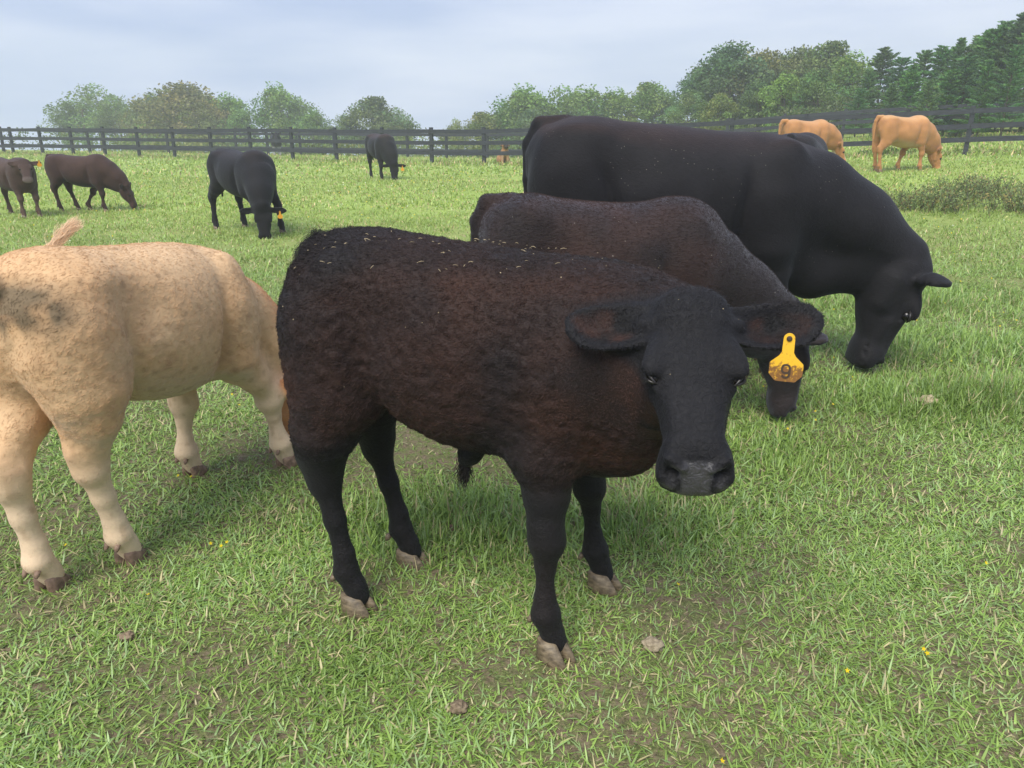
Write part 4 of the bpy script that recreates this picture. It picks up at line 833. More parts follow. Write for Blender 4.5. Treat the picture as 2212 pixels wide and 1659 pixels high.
# ---- the dark calf standing in front
def W2L(o, hd, p):
    d = np.array(p[:2], float)-np.array(o[:2]); r = [d[0]*math.cos(hd)+d[1]*math.sin(hd), -d[0]*math.sin(hd)+d[1]*math.cos(hd)]
    return (r[0], r[1]) if len(p) < 3 else (r[0], r[1], p[2])
def torso_of(top=None, bot=None, wid=None):
    T = [list(r) for r in TORSO]
    for k, a in ((1, top), (2, bot), (3, wid)):
        if a is not None:
            for r, v in zip(T, a): r[k] = v
    return T
O1 = (-0.12, 1.98); H1 = math.radians(-15)
feet = [W2L(O1, H1, p) for p in ((0.10, 1.735), (0.265, 2.06), (-0.47, 1.945), (-0.345, 2.19))]
poll = W2L(O1, H1, (0.385, 1.61, 0.99))
s = 1.09; xs = (0.757, 0.90)
T1 = torso_of(top=[0.84, 0.925, 0.98, 1.0, 0.992, 0.975, 0.960, 0.945, 0.925, 0.88, 0.79], bot=[0.76, 0.66, 0.61, 0.59, 0.53, 0.480, 0.465, 0.468, 0.462, 0.49, 0.57],
              wid=[0.05, 0.11, 0.165, 0.20, 0.215, 0.235, 0.23, 0.205, 0.175, 0.145, 0.09])
px, py, pz = poll
calf1 = dict(H=s, xs=xs, hs=0.95, torso=T1, fat=0.92, poll=poll, hheading=math.radians(-80), hpitch=math.radians(43), detail=True, feet=feet, toe=(-0.55, -0.35, -0.25, -0.1), hoof=1.0,
    neck=[([(0.30, -0.0, 0.80, 0.185), (0.41, -0.04, 0.82, 0.165), (0.50, -0.11, 0.86, 0.135), (px+0.0, py+0.055, pz-0.095, 0.092)], 0.10),
          ([(0.42, -0.03, 0.635, 0.095), (0.48, -0.10, 0.67, 0.080), (px-0.02, py-0.04, pz-0.18, 0.06)], 0.09),
          ([(0.38, 0.0, 0.57, 0.095), (0.43, -0.04, 0.58, 0.065)], 0.09)],
    legs=std_legs(s, feet, fat=0.92, thick=1.0, xs=xs, hock_back=0.07, low=0.72, fsh=-0.088, stif=-0.40),
    curly=lambda V, Q: 0.008*sstep(V[:, 2], 0.45, 0.55)*np.where((Q[:, 0] > -0.04) & (np.abs(Q[:, 1]) < 0.3) & (np.abs(Q[:, 2]) < 0.25), 0.0, 1.0), crease=1.5,
    tail=[(-0.34, 0, 1.035, 0.045), (-0.40, 0.0, 1.025, 0.042), (-0.452, -0.01, 0.955, 0.036), (-0.495, -0.03, 0.86, 0.028), (-0.497, -0.03, 0.72, 0.021), (-0.50, 0.0, 0.60, 0.016), (-0.52, 0.0, 0.50, 0.013)],
    extra=[([(0.02, 0, 0.505, 0.035), (0.0, 0, 0.475, 0.028), (-0.012, 0, 0.455, 0.014)], 0.03)],
    ear=(dict(up=0.02, back=0.10, len=0.196, wid=0.057, open=(0.10, 0.0, 1.0)), dict(up=0.12, back=0.02, len=0.205, wid=0.060, open=(0.10, 0, 1.0))))
def col_calf1(V, NN, Q, c):
    n1 = vnoise(V, 3.5, 1); n2 = vnoise(V, 9, 2); n3 = vnoise(V, 26, 5)
    brown = np.array([0.042, 0.018, 0.011]); dark = np.array([0.014, 0.0095, 0.009]); blk = np.array([0.007, 0.0068, 0.0075])
    k = np.clip(0.12+1.3*(n1-0.4)+0.7*(n2-0.5)+0.3*(n3-0.5), 0, 1)
    C = lerp(dark, brown, k)
    leg = np.maximum(sstep(V[:, 2], 0.62, 0.48), 0.8*sstep(V[:, 0], -0.36, -0.44)*sstep(V[:, 2], 0.75, 0.9)); C = lerp(C, np.tile(blk, (len(V), 1)), leg*0.9)
    rust = sstep(V[:, 0], 0.16, 0.26)*sstep(V[:, 2], 0.82, 0.66)*sstep(V[:, 2], 0.44, 0.56); C = lerp(C, np.tile([0.060, 0.024, 0.012], (len(V), 1)), rust*0.35*n2)
    top = sstep(V[:, 2], 0.985, 1.04); C = lerp(C, np.tile(blk*1.2, (len(V), 1)), top*0.6)
    tail = sstep(V[:, 0], -0.465, -0.495); C = lerp(C, np.tile(blk*0.8, (len(V), 1)), tail)
    hd = (Q[:, 0] > -0.06) & (Q[:, 0] < 0.5) & (np.abs(Q[:, 1]) < 0.3) & (Q[:, 2] > -0.205) & ((np.abs(Q[:, 1]) < 0.115) | (Q[:, 2] > -0.09))
    hw = hd*sstep(Q[:, 0], -0.08, 0.0)*np.maximum(sstep(np.abs(Q[:, 1]), 0.118, 0.088), sstep(Q[:, 2], -0.10, -0.07)); C = lerp(C, np.tile([0.0075, 0.0074, 0.0088], (len(V), 1)), hw)
    jaw = hd*sstep(Q[:, 2], -0.085, -0.12)*sstep(Q[:, 0], 0.32, 0.24)*sstep(Q[:, 0], 0.05, 0.12); C = lerp(C, np.tile([0.09, 0.036, 0.017], (len(V), 1)), jaw*0.45*sstep(np.abs(Q[:, 1]), 0.115, 0.085)*sstep(Q[:, 2], -0.205, -0.17))
    face = hd*sstep(Q[:, 2], -0.02, -0.06)*sstep(np.abs(Q[:, 1]), 0.12, 0.10); C = C*(1-0.5*face)[:, None]  # shade on the sides of the face painted into the coat colour
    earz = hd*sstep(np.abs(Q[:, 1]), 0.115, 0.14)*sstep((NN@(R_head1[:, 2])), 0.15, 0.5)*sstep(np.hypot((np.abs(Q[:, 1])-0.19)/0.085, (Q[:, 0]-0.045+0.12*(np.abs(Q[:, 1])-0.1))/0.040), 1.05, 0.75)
    C = lerp(C, np.tile([0.0028, 0.0026, 0.0028], (len(V), 1)), earz*0.85); C = lerp(C, np.tile([0.060, 0.026, 0.018], (len(V), 1)), earz*np.clip(n3*2.4-0.9, 0, 1)*np.where(Q[:, 1] < 0, 0.75, 0.35))  # shade inside the ear cup painted dark, rusty coat patches over it
    pad = hd*wet(Q); C = lerp(C, np.tile([0.045, 0.043, 0.047], (len(V), 1)), pad)
    return np.c_[C, 1-pad]
_, R_head1 = head_frame(poll, calf1['hheading'], calf1['hpitch'])
M_CALF1 = coat_mat('dark_curly_coat', 75, 0.55, 0.010, 0.62, 0.04, (0.7, 0.75, 0.9), 0.4, speck=0.0)
R1 = make_cow('calf', calf1, 0.007, (-0.70, -0.66, -0.01), (0.90, 0.36, 1.14), M_CALF1, col_calf1, (O1[0], O1[1], 0), H1)
tag(R1['root'], 'dark curly brown and black calf with yellow ear tag, looking at the camera in front', 'calf')

# fur, tag, whiskers
def comb1(p):
    d = np.tile([-0.75, 0.0, -0.55], (len(p), 1)); leg = p[:, 2] < 0.55; d[leg] = [0, 0, -1.0]; return d
def fur_len1(p, vi):
    Qh = R1['Q'][vi]; hd = (Qh[:, 0] > -0.02) & (Qh[:, 0] < 0.45) & (np.abs(Qh[:, 1]) < 0.3) & (np.abs(Qh[:, 2]) < 0.25)
    Ln = np.where(p[:, 2] < 0.5, 0.0060, 0.0125); Ln = np.where(hd, 0.0055, Ln); Ln = np.where(hd & (np.abs(Qh[:, 1]) > 0.11), 0.010, Ln); Ln = np.where(hd & (Qh[:, 0] < 0.05) & (np.abs(Qh[:, 1]) < 0.08), 0.011, Ln)
    th = np.exp(-((p[:, 0]+0.42)**2+(p[:, 2]-1.07)**2)/0.07**2); return Ln+0.035*th
def fur_rgb1(p, vi):
    q = R1['Q'][vi]; h = (q[:, 0] > -0.06) & (q[:, 0] < 0.45) & (np.abs(q[:, 1]) < 0.3) & (np.abs(q[:, 2]) < 0.25)
    return R1['C'][vi][:, :3]*(0.5+1.3*rng.random((len(p), 1))**1.5)*np.where(h, 2.2, 1.5)[:, None]  # hair colour lifted more on the head, standing in for its sheen
def comb1h(p):
    d = comb1(p); q = (p-R1['ho'])@R1['hR']/R1['c']['hs']; h = (q[:, 0] > -0.05) & (q[:, 0] < 0.45) & (np.abs(q[:, 1]) < 0.3) & (np.abs(q[:, 2]) < 0.25)
    dh = R1['hR'][:, 0][None]*np.sign(q[:, 0:1]-0.04)*1.2 + R1['hR'][:, 1][None]*np.sign(q[:, 1:2])*0.5
    d[h] = dh[h]; return d
def fw1(P):
    q = (P-R1['ho'])@R1['hR']/R1['c']['hs']; face = (q[:, 0] > 0.07) & (q[:, 0] < 0.45) & (np.abs(q[:, 1]) < 0.125) & (q[:, 2] > -0.20) & (q[:, 2] < 0.1); return (0.45+0.55*(P[:, 2] > 0.45))*np.where(face, np.where(q[:, 0] > 0.30, 0.15, 0.9), 1.0)
add_fur(R1, 230000, fur_len1, 0.0010, fur_rgb1, lift=0.27, clump=2.4, curl=lambda p: np.where(p[:, 2] > 0.5, 0.16, 0.03), comb=comb1h, wfun=fw1, seg=5)
lids(R1)
_e = ear_field(np.zeros((1, 3)), 1, 1, calf1['ear'][1])
tagp = R1['ho']+R1['hR']@((_e[1]+_e[2]*0.112+_e[4]*0.056+_e[3]*0.034)*0.95)
camL = W2L(O1, H1, (0.0, 0.0)); ear_tag(R1['root'], tagp, (camL[0]-tagp[0], camL[1]-tagp[1]), 1.03, '9', M_TAG, -0.12)
switch_hair(R1, [(-0.012, 0, 0.47), (-0.015, 0.0, 0.43)], 260, np.array([0.02, 0.016, 0.014]), 0.02, 0.07, 0.0016, name='belly_tuft')

B = MB()          # chaff and straw lying in the coat of the front calf
ii = [i for i in range(0, len(R1['V']), 7) if R1['N'][i][2] > 0.25 and R1['V'][i][2] > 0.85 and R1['V'][i][0] < 0.35 and abs(R1['Q'][i][1]) > 0.0 and R1['Q'][i][0] < -0.15]
for k in range(230):
    i = random.choice(ii); p = R1['V'][i]+R1['N'][i]*0.015
    if abs(p[0]-0.05) > 0.16 and random.random() < 0.5: continue
    a = random.gauss(0.3, 0.9); L_ = random.uniform(0.004, 0.017); tdir = np.array([math.cos(a), math.sin(a)*0.5, math.sin(a)*0.3-0.1]); tdir -= R1['N'][i]*(tdir@R1['N'][i])*0.8
    w_ = random.uniform(0.0003, 0.0006); B.tube([p-tdir*L_/2, p+R1['N'][i]*L_*0.12, p+tdir*L_/2], [w_, w_*1.3, w_*0.6], 5)
m, t, b, n, l = new_mat('straw'); b.inputs['Base Color'].default_value = (0.42, 0.34, 0.20, 1); b.inputs['Roughness'].default_value = 0.8
for k in range(150):     # tiny pale flakes
    i = random.randrange(len(R1['V'])); p = R1['V'][i]
    if p[2] < 0.5 or R1['N'][i][2] < -0.1 or random.random() > 0.25+0.75*(p[2] > 0.85): continue
    p = p+R1['N'][i]*0.013; r_ = random.uniform(0.0006, 0.0018); u1 = np.cross(R1['N'][i], [random.random(), 1, 0.3]); u1 /= np.linalg.norm(u1); u2 = np.cross(R1['N'][i], u1); kk = [random.uniform(0.5, 1.3) for _ in range(5)]
    ring = [p+r_*kk[j]*(math.cos(j*1.2566)*u1+math.sin(j*1.2566)*u2) for j in range(5)]; B.add(np.array(ring+[q+R1['N'][i]*0.0006 for q in ring]), [(0, 4, 3, 2, 1), (5, 6, 7, 8, 9)]+[(j, (j+1) % 5, (j+1) % 5+5, j+5) for j in range(5)])
o = B.build('straw_bits', m); o.matrix_world = R1['root'].matrix_basis.copy(); tag(o, 'bits of straw and chaff caught on the front calf\'s back', 'straw', kind='stuff')
def col_plain(base, var=0.25, legs=None, head=None, belly=None, back=None):
    def f(V, NN, Q, c):
        s = c['H']; n1 = vnoise(V/s, 4, 1); n2 = vnoise(V/s, 13, 2)
        C = np.tile(np.array(base, float), (len(V), 1))*(1+var*2*(n1-0.5)+var*(n2-0.5))[:, None]
        if legs is not None: C = lerp(C, np.tile(legs, (len(V), 1)), sstep(V[:, 2], 0.5*s, 0.30*s)*0.9)
        if belly is not None: C = lerp(C, np.tile(belly, (len(V), 1)), sstep(-NN[:, 2], 0.35, 0.8)*sstep(V[:, 2], 0.38*s, 0.46*s)*sstep(V[:, 2], 0.72*s, 0.62*s))
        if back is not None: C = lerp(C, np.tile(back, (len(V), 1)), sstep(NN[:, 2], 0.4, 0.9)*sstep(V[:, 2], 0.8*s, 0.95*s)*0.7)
        if head is not None:
            hd = (Q[:, 0] > -0.03) & (Q[:, 0] < 0.5) & (np.abs(Q[:, 1]) < 0.3) & (np.abs(Q[:, 2]) < 0.25); C = lerp(C, head(Q, NN, C), hd*sstep(Q[:, 0], -0.03, 0.04)*1.0)
        return C
    return f
def stdfeet(s, d=((0, 0),)*4):
    b = [(0.36, -0.13), (0.36, 0.13), (-0.42, -0.12), (-0.42, 0.12)]
    return [((x+dx)*s, (y+dy)*s) for (x, y), (dx, dy) in zip(b, d)]
def graze(s, poll, side=0.0, thick=1.0, d=0.0):
    """neck chains from the withers down to a poll near the ground"""
    px, py, pz = poll; b0 = np.array([0.34*s, 0, 0.76*s]); p = np.array([px, py, pz]); up = []
    for t, r, lift in ((0.0, 0.175, 0), (0.33, 0.150, 0.035), (0.66, 0.115, 0.03), (0.93, 0.082, -0.01)):
        q = b0*(1-t)+p*t; up.append((q[0], q[1], q[2]+lift*s, r*s*thick))
    g0 = np.array([0.42*s, 0, 0.57*s]); g1 = p+np.array([-0.07*s, 0, -0.06*s]); dn = []
    for t, r in ((0.0, 0.12), (0.35, 0.100), (0.7, 0.078), (1.0, 0.055)):
        q = g0*(1-t)+g1*t; dn.append((q[0], q[1], q[2], r*s*thick))
    return [(up, 0.09*s), (dn, 0.08*s)]
def hang_tail(s, sway=0.0, xr=1.0, end=0.40):
    x = -0.57*s*xr
    return [(x+0.12*s, 0, 0.945*s, 0.045*s), (x+0.03*s, 0, 0.945*s, 0.038*s), (x-0.012*s, sway*0.1, 0.88*s, 0.030*s), (x-0.018*s, sway*0.4, 0.75*s, 0.022*s), (x-0.012*s, sway*0.8, 0.58*s, 0.016*s), (x-0.008*s, sway, end*s, 0.013*s)]
EAR0 = dict(up=0.25, back=-0.35, len=0.17, wid=0.050, open=(0.6, 0.0, 0.8))
M_SLEEK = coat_mat('sleek_black_coat', 70, 0.7, 0.010, 0.72, 0.10, (0.75, 0.8, 0.95), 0.3, speck=0.0)
M_SLEEKS = coat_mat('sleek_black_coat_with_chaff', 55, 0.45, 0.008, 0.72, 0.06, (0.75, 0.8, 0.95), 0.5, speck=0.4, speckpos=0.85, stretch=(0.7, 1, 1.1))
M_MID = coat_mat('wavy_brown_black_coat', 55, 0.5, 0.010, 0.7, 0.2, (0.7, 0.75, 0.9), 0.4, speck=0.7, speckpos=0.65, stretch=(0.5, 1, 1.6))
M_TAN = coat_mat('tan_coat', 60, 0.12, 0.006, 0.8, 0.15, (1, 0.9, 0.8), 0.13, stretch=(0.6, 1, 1.5))
def simple(label, loc, hd, H, hsr, col, mat, res, poll, hh, hp, feet=None, fat=1.0, xs=1.0, neck=None, ear=None, tail=None, roll=0.0, hoof=None, detail=False, z=None, group=None, legk={}, torso=None, legblend=0.055, name='cow', eye=True, toe=(0, 0, 0, 0), extra=[], curly=None):
    feet = feet or stdfeet(H); ear = dict(ear or EAR0) if not isinstance(ear, tuple) else ear; poll = tuple(np.array(poll)*H)
    c = dict(H=H, legblend=legblend, **({'curly': curly} if curly else {}), xs=xs, hs=hsr*H, torso=torso or [(r[0], r[1], r[2]-(0.03 if 2 < i < 9 else 0), r[3]*1.04, r[4], r[5]) for i, r in enumerate(TORSO)], fat=fat, poll=poll, hheading=math.radians(hh), hpitch=math.radians(hp), hroll=roll, detail=detail, feet=feet, toe=toe,
             crease=1.4 if H < 1.3 else 2.0, ribs=0.35 if H < 1.3 else 0.3, neck=neck or graze(H, poll, thick=1.12), legs=std_legs(H, feet, fat=fat, xs=xs, **{'low': 0.82, **legk}), tail=tail or hang_tail(H), ear=ear, extra=extra)
    P = np.array([poll]+[t[:3] for t in c['tail']]+[(0, 0.33*H*fat, 0), (0, -0.33*H*fat, 0), (-0.62*H, 0, 0), (0.7*H, 0, H)]+[(x, y, 0) for x, y in feet]); R_ = rot('Z', c['hheading'])@rot('Y', c['hpitch'])
    mz = np.array(poll)+R_@(np.array([0.45, 0, -0.05])*c['hs']); P = np.concatenate([P, mz[None], np.array(poll)[None]+[[0, 0.26*H, 0]], np.array(poll)[None]-[[0, 0.26*H, 0]], np.array(poll)[None]+[[0.22*H, 0, 0]]])
    lo = P.min(0)-0.07; hi = P.max(0)+0.08; lo[2] = -0.01
    zz = float(ground_h(*loc)) if z is None else z
    R = make_cow(name, c, res, lo, hi, mat, col, (loc[0], loc[1], zz), math.radians(hd), hoof_mat=hoof, eye=eye)
    tag(R['root'], label, name if name != 'calf' else 'calf', group)
    return R
def face_mark(rgb):   # pale muzzle
    def h(Q, NN, C): return lerp(C, np.tile(rgb, (len(Q), 1)), sstep(Q[:, 0], 0.33, 0.38))
    return h
BLK = (0.0085, 0.0082, 0.0095)
# the big cow grazing at the back right of the front group
Hb = 1.42
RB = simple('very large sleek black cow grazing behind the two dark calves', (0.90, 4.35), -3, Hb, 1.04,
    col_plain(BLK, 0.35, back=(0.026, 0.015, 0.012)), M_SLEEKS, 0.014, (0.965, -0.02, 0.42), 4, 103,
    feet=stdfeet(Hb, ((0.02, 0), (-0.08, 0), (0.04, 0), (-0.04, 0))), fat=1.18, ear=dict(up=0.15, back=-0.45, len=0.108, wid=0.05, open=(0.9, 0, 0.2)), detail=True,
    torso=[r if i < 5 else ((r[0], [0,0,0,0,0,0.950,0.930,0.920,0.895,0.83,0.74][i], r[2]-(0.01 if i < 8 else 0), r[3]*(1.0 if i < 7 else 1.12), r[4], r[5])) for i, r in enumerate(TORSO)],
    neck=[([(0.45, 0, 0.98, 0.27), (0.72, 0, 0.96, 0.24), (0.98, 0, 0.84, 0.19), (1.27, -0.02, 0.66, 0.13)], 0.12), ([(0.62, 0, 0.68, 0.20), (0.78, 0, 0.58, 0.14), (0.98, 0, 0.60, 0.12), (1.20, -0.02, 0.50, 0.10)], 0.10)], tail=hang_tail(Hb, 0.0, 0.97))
# brown-black calf grazing between them
RM = simple('shaggy brown-black calf grazing between the front calf and the very large cow', (0.40, 3.38), 2, 1.09, 1.02,
    None or (lambda V, NN, Q, c: lerp(np.tile([0.015, 0.0105, 0.010], (len(V), 1)), np.tile([0.038, 0.016, 0.010], (len(V), 1)), np.clip(0.05+1.2*(vnoise(V, 3.2, 4)-0.35)+0.5*(vnoise(V, 11, 2)-0.5), 0, 1)*sstep(V[:, 2], 0.5, 0.62)*sstep(V[:, 0], 0.56, 0.42)*sstep(V[:, 0], -0.56, -0.48))),
    M_MID, 0.010, (0.875, 0.03, 0.455), -12, 86, fat=1.08, xs=(0.86, 0.90), tail=hang_tail(1.09, 0, 0.86), ear=dict(up=0.1, back=-0.3, len=0.17, wid=0.05, open=(0.9, 0, 0.2)), detail=True, name='calf', neck=[(u_, k_) if j else (u_, k_) for j, (u_, k_) in enumerate([([(0.32, 0, 0.80, 0.18), (0.47, 0, 0.735, 0.155), (0.64, 0.01, 0.64, 0.125), (0.83, 0.02, 0.53, 0.10)], 0.10), ([(0.42, 0, 0.60, 0.12), (0.55, 0, 0.53, 0.105), (0.69, 0.01, 0.45, 0.09), (0.82, 0.02, 0.38, 0.072)], 0.09)])])
# the pale calf at the left edge
OB = (-1.23, 2.49); HB = math.radians(74); s = 1.02
bf = [W2L(OB, HB, p) for p in ((-0.95, 2.93), (-1.30, 2.84), (-1.250, 2.18), (-1.42, 2.03))]
def col_blond(V, NN, Q, c):
    s = c['H']; n1 = vnoise(V, 4, 1); n2 = vnoise(V, 13, 2); n3 = vnoise(V*[1, 1, 0.5], 30, 3)
    C = lerp(np.tile([0.56, 0.335, 0.165], (len(V), 1)), np.tile([0.67, 0.465, 0.27], (len(V), 1)), np.clip(0.5+1.1*(n1-0.5)+0.5*(n2-0.5), 0, 1))
    C = lerp(C, np.tile([0.72, 0.56, 0.39], (len(V), 1)), sstep(V[:, 2], 0.55, 0.28)*0.8)
    Vf = V.astype(np.float32); dn = rcone(Vf, (0.47, -0.03, 0.66), (0.66, -0.14, 0.44), 0.135, 0.10); lg = rcone(Vf, (0.30, -0.15, 0.55), (0.49, -0.16, 0.05), 0.085, 0.07)
    ng = np.maximum(sstep(dn, 0.03, 0.0)*sstep(V[:, 0], 0.34, 0.44), (Q[:, 0] > -0.03)*(Q[:, 0] < 0.5)*(np.abs(Q[:, 1]) < 0.28)*(np.abs(Q[:, 2]) < 0.24))*sstep(lg, 0.0, 0.03); C = lerp(C, np.tile([0.50, 0.215, 0.075], (len(V), 1)), ng*0.85)
    C = lerp(C, np.tile([0.33, 0.19, 0.095], (len(V), 1)), 0.6*np.clip(2*n2-0.5, 0, 1)*(np.exp(-(((V[:, 0]-0.17)/0.06)**2+((V[:, 2]-0.60)/0.11)**2))+np.exp(-(((V[:, 0]+0.22)/0.035)**2+((V[:, 2]-0.80)/0.06)**2))))  # brown staining with crease shading painted in, at elbow and flank
    C = lerp(C, np.tile([0.60, 0.47, 0.36], (len(V), 1)), sstep(-NN[:, 2], 0.2, 0.8)*sstep(V[:, 2], 0.38, 0.46)*sstep(V[:, 2], 0.68, 0.60)*0.8)
    dirt = np.exp(-(((V[:, 0]+0.52)/0.075)**2+((V[:, 2]-0.89)/0.065)**2))*sstep(-V[:, 1], -0.02, 0.05)*np.clip(n3*2.8-0.75, 0, 1)
    C = lerp(C, np.tile([0.10, 0.085, 0.055], (len(V), 1)), np.clip(dirt*1.6, 0, 0.85))
    for k in range(4):       # mud flecks
        C = lerp(C, np.tile([0.32, 0.19, 0.10], (len(V), 1)), sstep(vnoise(V, 18+7*k, 20+k), 0.80, 0.92)*0.35)
    return C
RP = simple('pale tan calf at the left edge, seen from behind, its tail tuft flicked up', OB, 74, s, 0.88, col_blond, M_TAN, 0.008,
    tuple(np.array(W2L(OB, HB, (-0.935, 3.07, 0.37)))/s), -60, 68, feet=bf, fat=0.93, xs=(0.9, 0.80), hoof=M_HOOFD, detail=True, z=0, name='calf', toe=(-0.2, 0, 0, 0.1),
    neck=[([(0.30, 0.0, 0.73, 0.165), (0.43, -0.03, 0.65, 0.14), (0.55, -0.09, 0.53, 0.115), (0.65, -0.14, 0.43, 0.088)], 0.08), ([(0.34, 0, 0.55, 0.11), (0.46, -0.04, 0.47, 0.09), (0.58, -0.11, 0.38, 0.07)], 0.07)], legblend=0.055,
    torso=torso_of(top=[0.87, 0.94, 0.99, 1.005, 0.985, 0.968, 0.955, 0.935, 0.895, 0.83, 0.75]),
    tail=[(-0.42, 0.0, 0.955, 0.05), (-0.51, 0.01, 0.945, 0.045), (-0.55, 0.07, 0.91, 0.036), (-0.53, 0.19, 0.87, 0.028), (-0.40, 0.28, 0.86, 0.022), (-0.20, 0.30, 0.88, 0.018), (-0.08, 0.27, 0.94, 0.015)],
    legk=dict(hock_back=0.075, thick=0.90, low=0.98, stif=-0.365), curly=lambda V, Q: 0.0030*sstep(V[:, 2], 0.3, 0.5))
switch_hair(RP, [(-0.12, 0.285, 0.915), (-0.06, 0.265, 0.965), (-0.03, 0.25, 1.00), (0.0, 0.235, 1.025)], 1500, np.array([0.80, 0.60, 0.40]), 0.017, 0.055, 0.0012)
# the middle distance
ear_side = dict(up=-0.05, back=0.15, len=0.19, wid=0.042, open=(0.4, 0, 0.9))
def localfeet(o, hd, pts): return [W2L(o, math.radians(hd), p) for p in pts]
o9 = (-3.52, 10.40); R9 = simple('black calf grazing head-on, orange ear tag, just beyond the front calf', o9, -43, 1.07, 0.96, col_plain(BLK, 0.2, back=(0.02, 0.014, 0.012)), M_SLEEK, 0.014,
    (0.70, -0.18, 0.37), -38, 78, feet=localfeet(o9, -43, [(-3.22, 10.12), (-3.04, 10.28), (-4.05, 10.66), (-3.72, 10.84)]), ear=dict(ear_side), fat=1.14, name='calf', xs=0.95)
ear_tag(R9['root'], R9['ho']+R9['hR']@np.array([0.07, 0.21, 0.0]), (math.cos(math.radians(-30)), math.sin(math.radians(-30))), 0.95, None, M_TAGO)
o8 = (-3.42, 20.95); R8 = simple('black calf grazing by the fence with an orange tag, furthest of the tagged ones', o8, -62, 1.16, 0.94, col_plain(BLK, 0.2, back=(0.045, 0.025, 0.02)), M_SLEEK, 0.018,
    (0.66, 0.06, 0.37), -20, 80, ear=dict(ear_side), fat=1.12, name='calf', xs=0.95)
ear_tag(R8['root'], R8['ho']+R8['hR']@np.array([0.07, 0.21, 0.0]), (math.cos(math.radians(-30)), math.sin(math.radians(-30))), 1.3, None, M_TAGO)
o10 = (-7.12, 13.15); BR = (0.046, 0.024, 0.017)
R10 = simple('small brown calf grazing in profile in the left middle distance', o10, -2, 0.93, 0.96, col_plain(BR, 0.2, belly=(0.02, 0.012, 0.01)), M_SLEEK, 0.014, (0.80, 0.0, 0.44), 4, 66,
    feet=[(0.36, -0.10), (-0.03, 0.12), (-0.39, -0.10), (-0.22, 0.10)], name='calf', ear=dict(up=0.55, back=-0.1, len=0.17, wid=0.045, open=(0.8, 0, 0.5)), legk=dict(hock_back=0.07))
o11 = (-7.76, 12.30)
R11 = simple('grey-brown calf at the left edge standing and facing the camera with an orange tag', o11, -28, 0.90, 0.94, col_plain((0.058, 0.034, 0.025), 0.2, legs=(0.10, 0.062, 0.045), head=face_mark((0.16, 0.12, 0.11))), M_SLEEK, 0.012, (0.58, -0.06, 0.94), -30, 44, ear=dict(up=0.15, back=0.1, len=0.17, wid=0.045, open=(0.3, 0, 0.9)), name='calf',
    neck=[([(0.28, 0, 0.70, 0.16), (0.38, -0.03, 0.72, 0.135), (0.45, -0.07, 0.76, 0.10)], 0.08), ([(0.36, 0, 0.50, 0.11), (0.40, -0.04, 0.54, 0.08)], 0.08)], feet=[(0.36, -0.12), (0.42, 0.08), (-0.38, -0.1), (-0.40, 0.12)])
ear_tag(R11['root'], R11['ho']+R11['hR']@np.array([0.03, 0.19, 0.02]), (math.cos(math.radians(-30)), math.sin(math.radians(-30))), 0.95, None, M_TAGO)
ORG = (0.42, 0.20, 0.080)
def face5(Q, NN, C): return lerp(C, np.tile([0.62, 0.52, 0.45], (len(Q), 1)), np.maximum(sstep(Q[:, 0], 0.36, 0.39), sstep(np.abs(Q[:, 1]), 0.03, 0.015)*sstep(NN@np.array([1, 0, 0]), 0.2, 0.6)*0.6))
o5 = (8.55, 17.75)
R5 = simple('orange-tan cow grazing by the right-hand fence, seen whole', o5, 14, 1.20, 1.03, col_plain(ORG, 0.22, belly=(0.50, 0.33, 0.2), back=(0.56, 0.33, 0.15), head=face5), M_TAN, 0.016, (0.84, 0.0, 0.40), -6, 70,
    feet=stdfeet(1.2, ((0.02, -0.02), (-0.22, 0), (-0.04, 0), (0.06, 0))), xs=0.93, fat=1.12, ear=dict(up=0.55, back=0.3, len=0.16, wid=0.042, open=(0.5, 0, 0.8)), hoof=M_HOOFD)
o6 = (7.12, 19.6)
R6 = simple('orange-tan cow half hidden behind the very large black cow\'s back', o6, 12, 1.20, 1.03, col_plain(ORG, 0.22, back=(0.50, 0.27, 0.12), head=lambda Q, NN, C: lerp(C, np.tile([0.6, 0.5, 0.42], (len(Q), 1)), sstep(np.abs(Q[:, 1]), 0.07, 0.05)*0.9)), M_TAN, 0.018, (0.80, 0.0, 0.52), -10, 60,
    ear=dict(up=0.6, back=0.2, len=0.17, wid=0.045, open=(0.5, 0, 0.8)), hoof=M_HOOFD, xs=0.85, fat=1.1)
o7 = (3.25, 9.1)
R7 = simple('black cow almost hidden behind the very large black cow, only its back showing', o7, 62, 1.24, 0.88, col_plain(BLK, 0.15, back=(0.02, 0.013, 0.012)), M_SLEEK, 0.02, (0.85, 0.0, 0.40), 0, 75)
o12 = (-12.3, 42.0)
R12 = simple('far black cow standing beyond the second fence', o12, -70, 1.15, 0.9, col_plain(BLK, 0.1, legs=(0.3, 0.3, 0.3)), M_SLEEK, 0.03, (0.52, 0, 1.0), -6, 42, neck=[([(0.34, 0, 0.85, 0.18), (0.52, 0, 0.98, 0.13), (0.58, 0, 1.08, 0.1)], 0.1)])
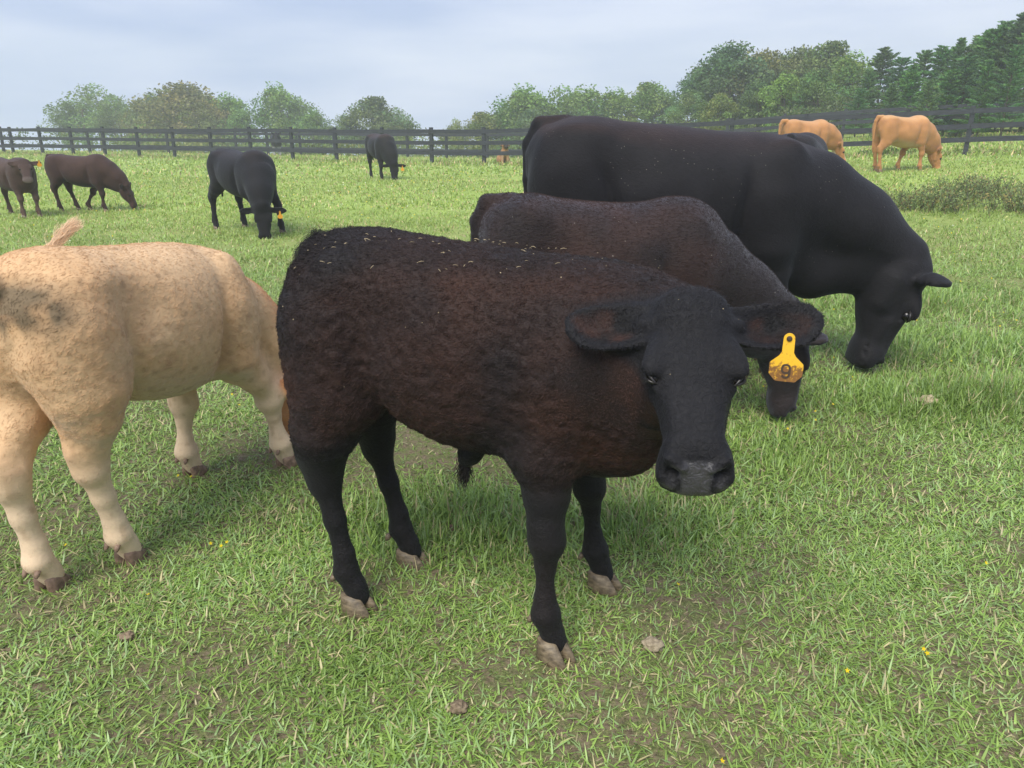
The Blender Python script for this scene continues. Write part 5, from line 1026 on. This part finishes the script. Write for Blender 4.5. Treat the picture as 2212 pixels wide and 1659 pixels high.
# fur of the two shaggy ones in view
def comb_back(p):
    d = np.tile([-0.9, 0.0, -0.45], (len(p), 1)); leg = p[:, 2] < 0.5; d[leg] = [0, 0, -1.0]; return d
add_fur(RP, 140000, lambda p, vi: np.where(p[:, 2] < 0.5, 0.009, 0.015), 0.0009, lambda p, vi: RP['C'][vi]*(0.86+0.26*rng.random((len(p), 1))), lift=0.22, curl=0.08, comb=comb_back, seg=4, clump=0.9)
add_fur(RM, 60000, lambda p, vi: np.where(p[:, 2] < 0.6, 0.009, 0.014), 0.0012, lambda p, vi: RM['C'][vi]*(0.8+0.9*rng.random((len(p), 1)))*1.25, lift=0.30, curl=0.14, comb=comb_back, wfun=lambda P: 0.15+0.85*(P[:, 2] > 0.6), seg=4)
add_fur(RB, 110000, 0.013, 0.0015, lambda p, vi: RB['C'][vi]*(0.5+1.6*rng.random((len(p), 1))**1.5)*2.0, lift=0.14, curl=0.05, comb=comb_back, wfun=lambda P: 0.1+0.9*(P[:, 2] > 0.7), seg=3)
lids(RB); lids(RM)
# ------------------------------------------------------------------ the dog beyond the fence
def dog():
    x, y = 0.0, 0.0
    d = ray(1087, 356); Y_ = 29.0; px = at_Y(1088, 356, Y_)[0]; gz = float(ground_h(px, Y_))
    r_ = empty('dog', (px, Y_, gz), math.radians(-72)); r_.scale = (1.2, 1.25, 1.06)
    def f(P):
        A = np.concatenate([P[:, :1], np.abs(P[:, 1:2]), P[:, 2:]], 1)
        dd = rcone(P, (0.10, 0, 0.36), (-0.10, 0, 0.20), 0.115, 0.16); dd = smin(dd, ell(A, (-0.06, 0.12, 0.13), (0.17, 0.07, 0.13)), 0.05)
        dd = smin(dd, rcone(P, (0.10, 0, 0.40), (0.15, 0, 0.54), 0.10, 0.085), 0.05); dd = smin(dd, rcone(A, (0.12, 0.075, 0.34), (0.15, 0.085, 0.04), 0.052, 0.034), 0.04); dd = smin(dd, rcone(A, (0.15, 0.085, 0.03), (0.21, 0.09, 0.028), 0.035, 0.03), 0.02)
        dd = smin(dd, rcone(A, (0.03, 0.15, 0.04), (0.16, 0.17, 0.03), 0.05, 0.03), 0.03); dd = smin(dd, ell(P, (0.17, 0, 0.60), (0.10, 0.095, 0.085)), 0.03); dd = smin(dd, rcone(P, (0.22, 0, 0.565), (0.315, 0, 0.545), 0.058, 0.048), 0.03)
        dd = smin(dd, rcone(A, (0.13, 0.085, 0.655), (0.16, 0.125, 0.58), 0.026, 0.022), 0.015); dd = smin(dd, rcone(P, (-0.22, 0, 0.06), (-0.34, 0.22, 0.035), 0.035, 0.02), 0.03); return dd
    V, F = surface_nets(f, (-0.45, -0.3, -0.01), (0.42, 0.34, 0.74), 0.012); C = np.tile([0.40, 0.21, 0.095], (len(V), 1)); C = lerp(C, np.tile([0.52, 0.33, 0.18], (len(V), 1)), sstep(V[:, 0], 0.12, 0.18)*sstep(V[:, 2], 0.46, 0.36))
    C = lerp(C, np.tile([0.035, 0.025, 0.02], (len(V), 1)), sstep(V[:, 0], 0.20, 0.25)*sstep(V[:, 2], 0.46, 0.5)); C = lerp(C, np.tile([0.10, 0.05, 0.03], (len(V), 1)), sstep(np.abs(V[:, 1]), 0.09, 0.11)*sstep(V[:, 2], 0.54, 0.57))
    mesh_obj('body', V, F, M_TAN, r_, cols=C); M = MB(); M.tube([(0.345, 0, 0.565), (0.366, 0, 0.565)], [0.022, 0.012], 10); M.build('nose', M_EYE, r_, True)
    for sg in (-1, 1): M = MB(); M.tube([(0.245, sg*0.036, 0.625), (0.262, sg*0.036, 0.625)], [0.012, 0.008], 8); M.build('eye', M_EYE, r_, True)
    tag(r_, 'reddish tan dog with a dark muzzle sitting behind the near fence', 'dog')
dog()
# ------------------------------------------------------------------ haze
def haze(density):
    M = MB(); lo = np.array([-275, -15.5, -32]); hi = np.array([275, 175, 15.0]); M.box((lo+hi)/2, hi-lo); m = bpy.data.materials.new('haze'); m.use_nodes = True; t = m.node_tree; t.nodes.clear(); o = t.nodes.new('ShaderNodeOutputMaterial'); v = t.nodes.new('ShaderNodeVolumePrincipled')
    v.inputs['Color'].default_value = (0.93, 0.95, 1.0, 1); v.inputs['Density'].default_value = density; v.inputs['Anisotropy'].default_value = 0.2; t.links.new(v.outputs[0], o.inputs['Volume']); q = M.build('haze', m); tag(q, 'thin pale haze in the air over the pasture', 'haze', kind='stuff'); q.display_type = 'WIRE'
haze(0.003)
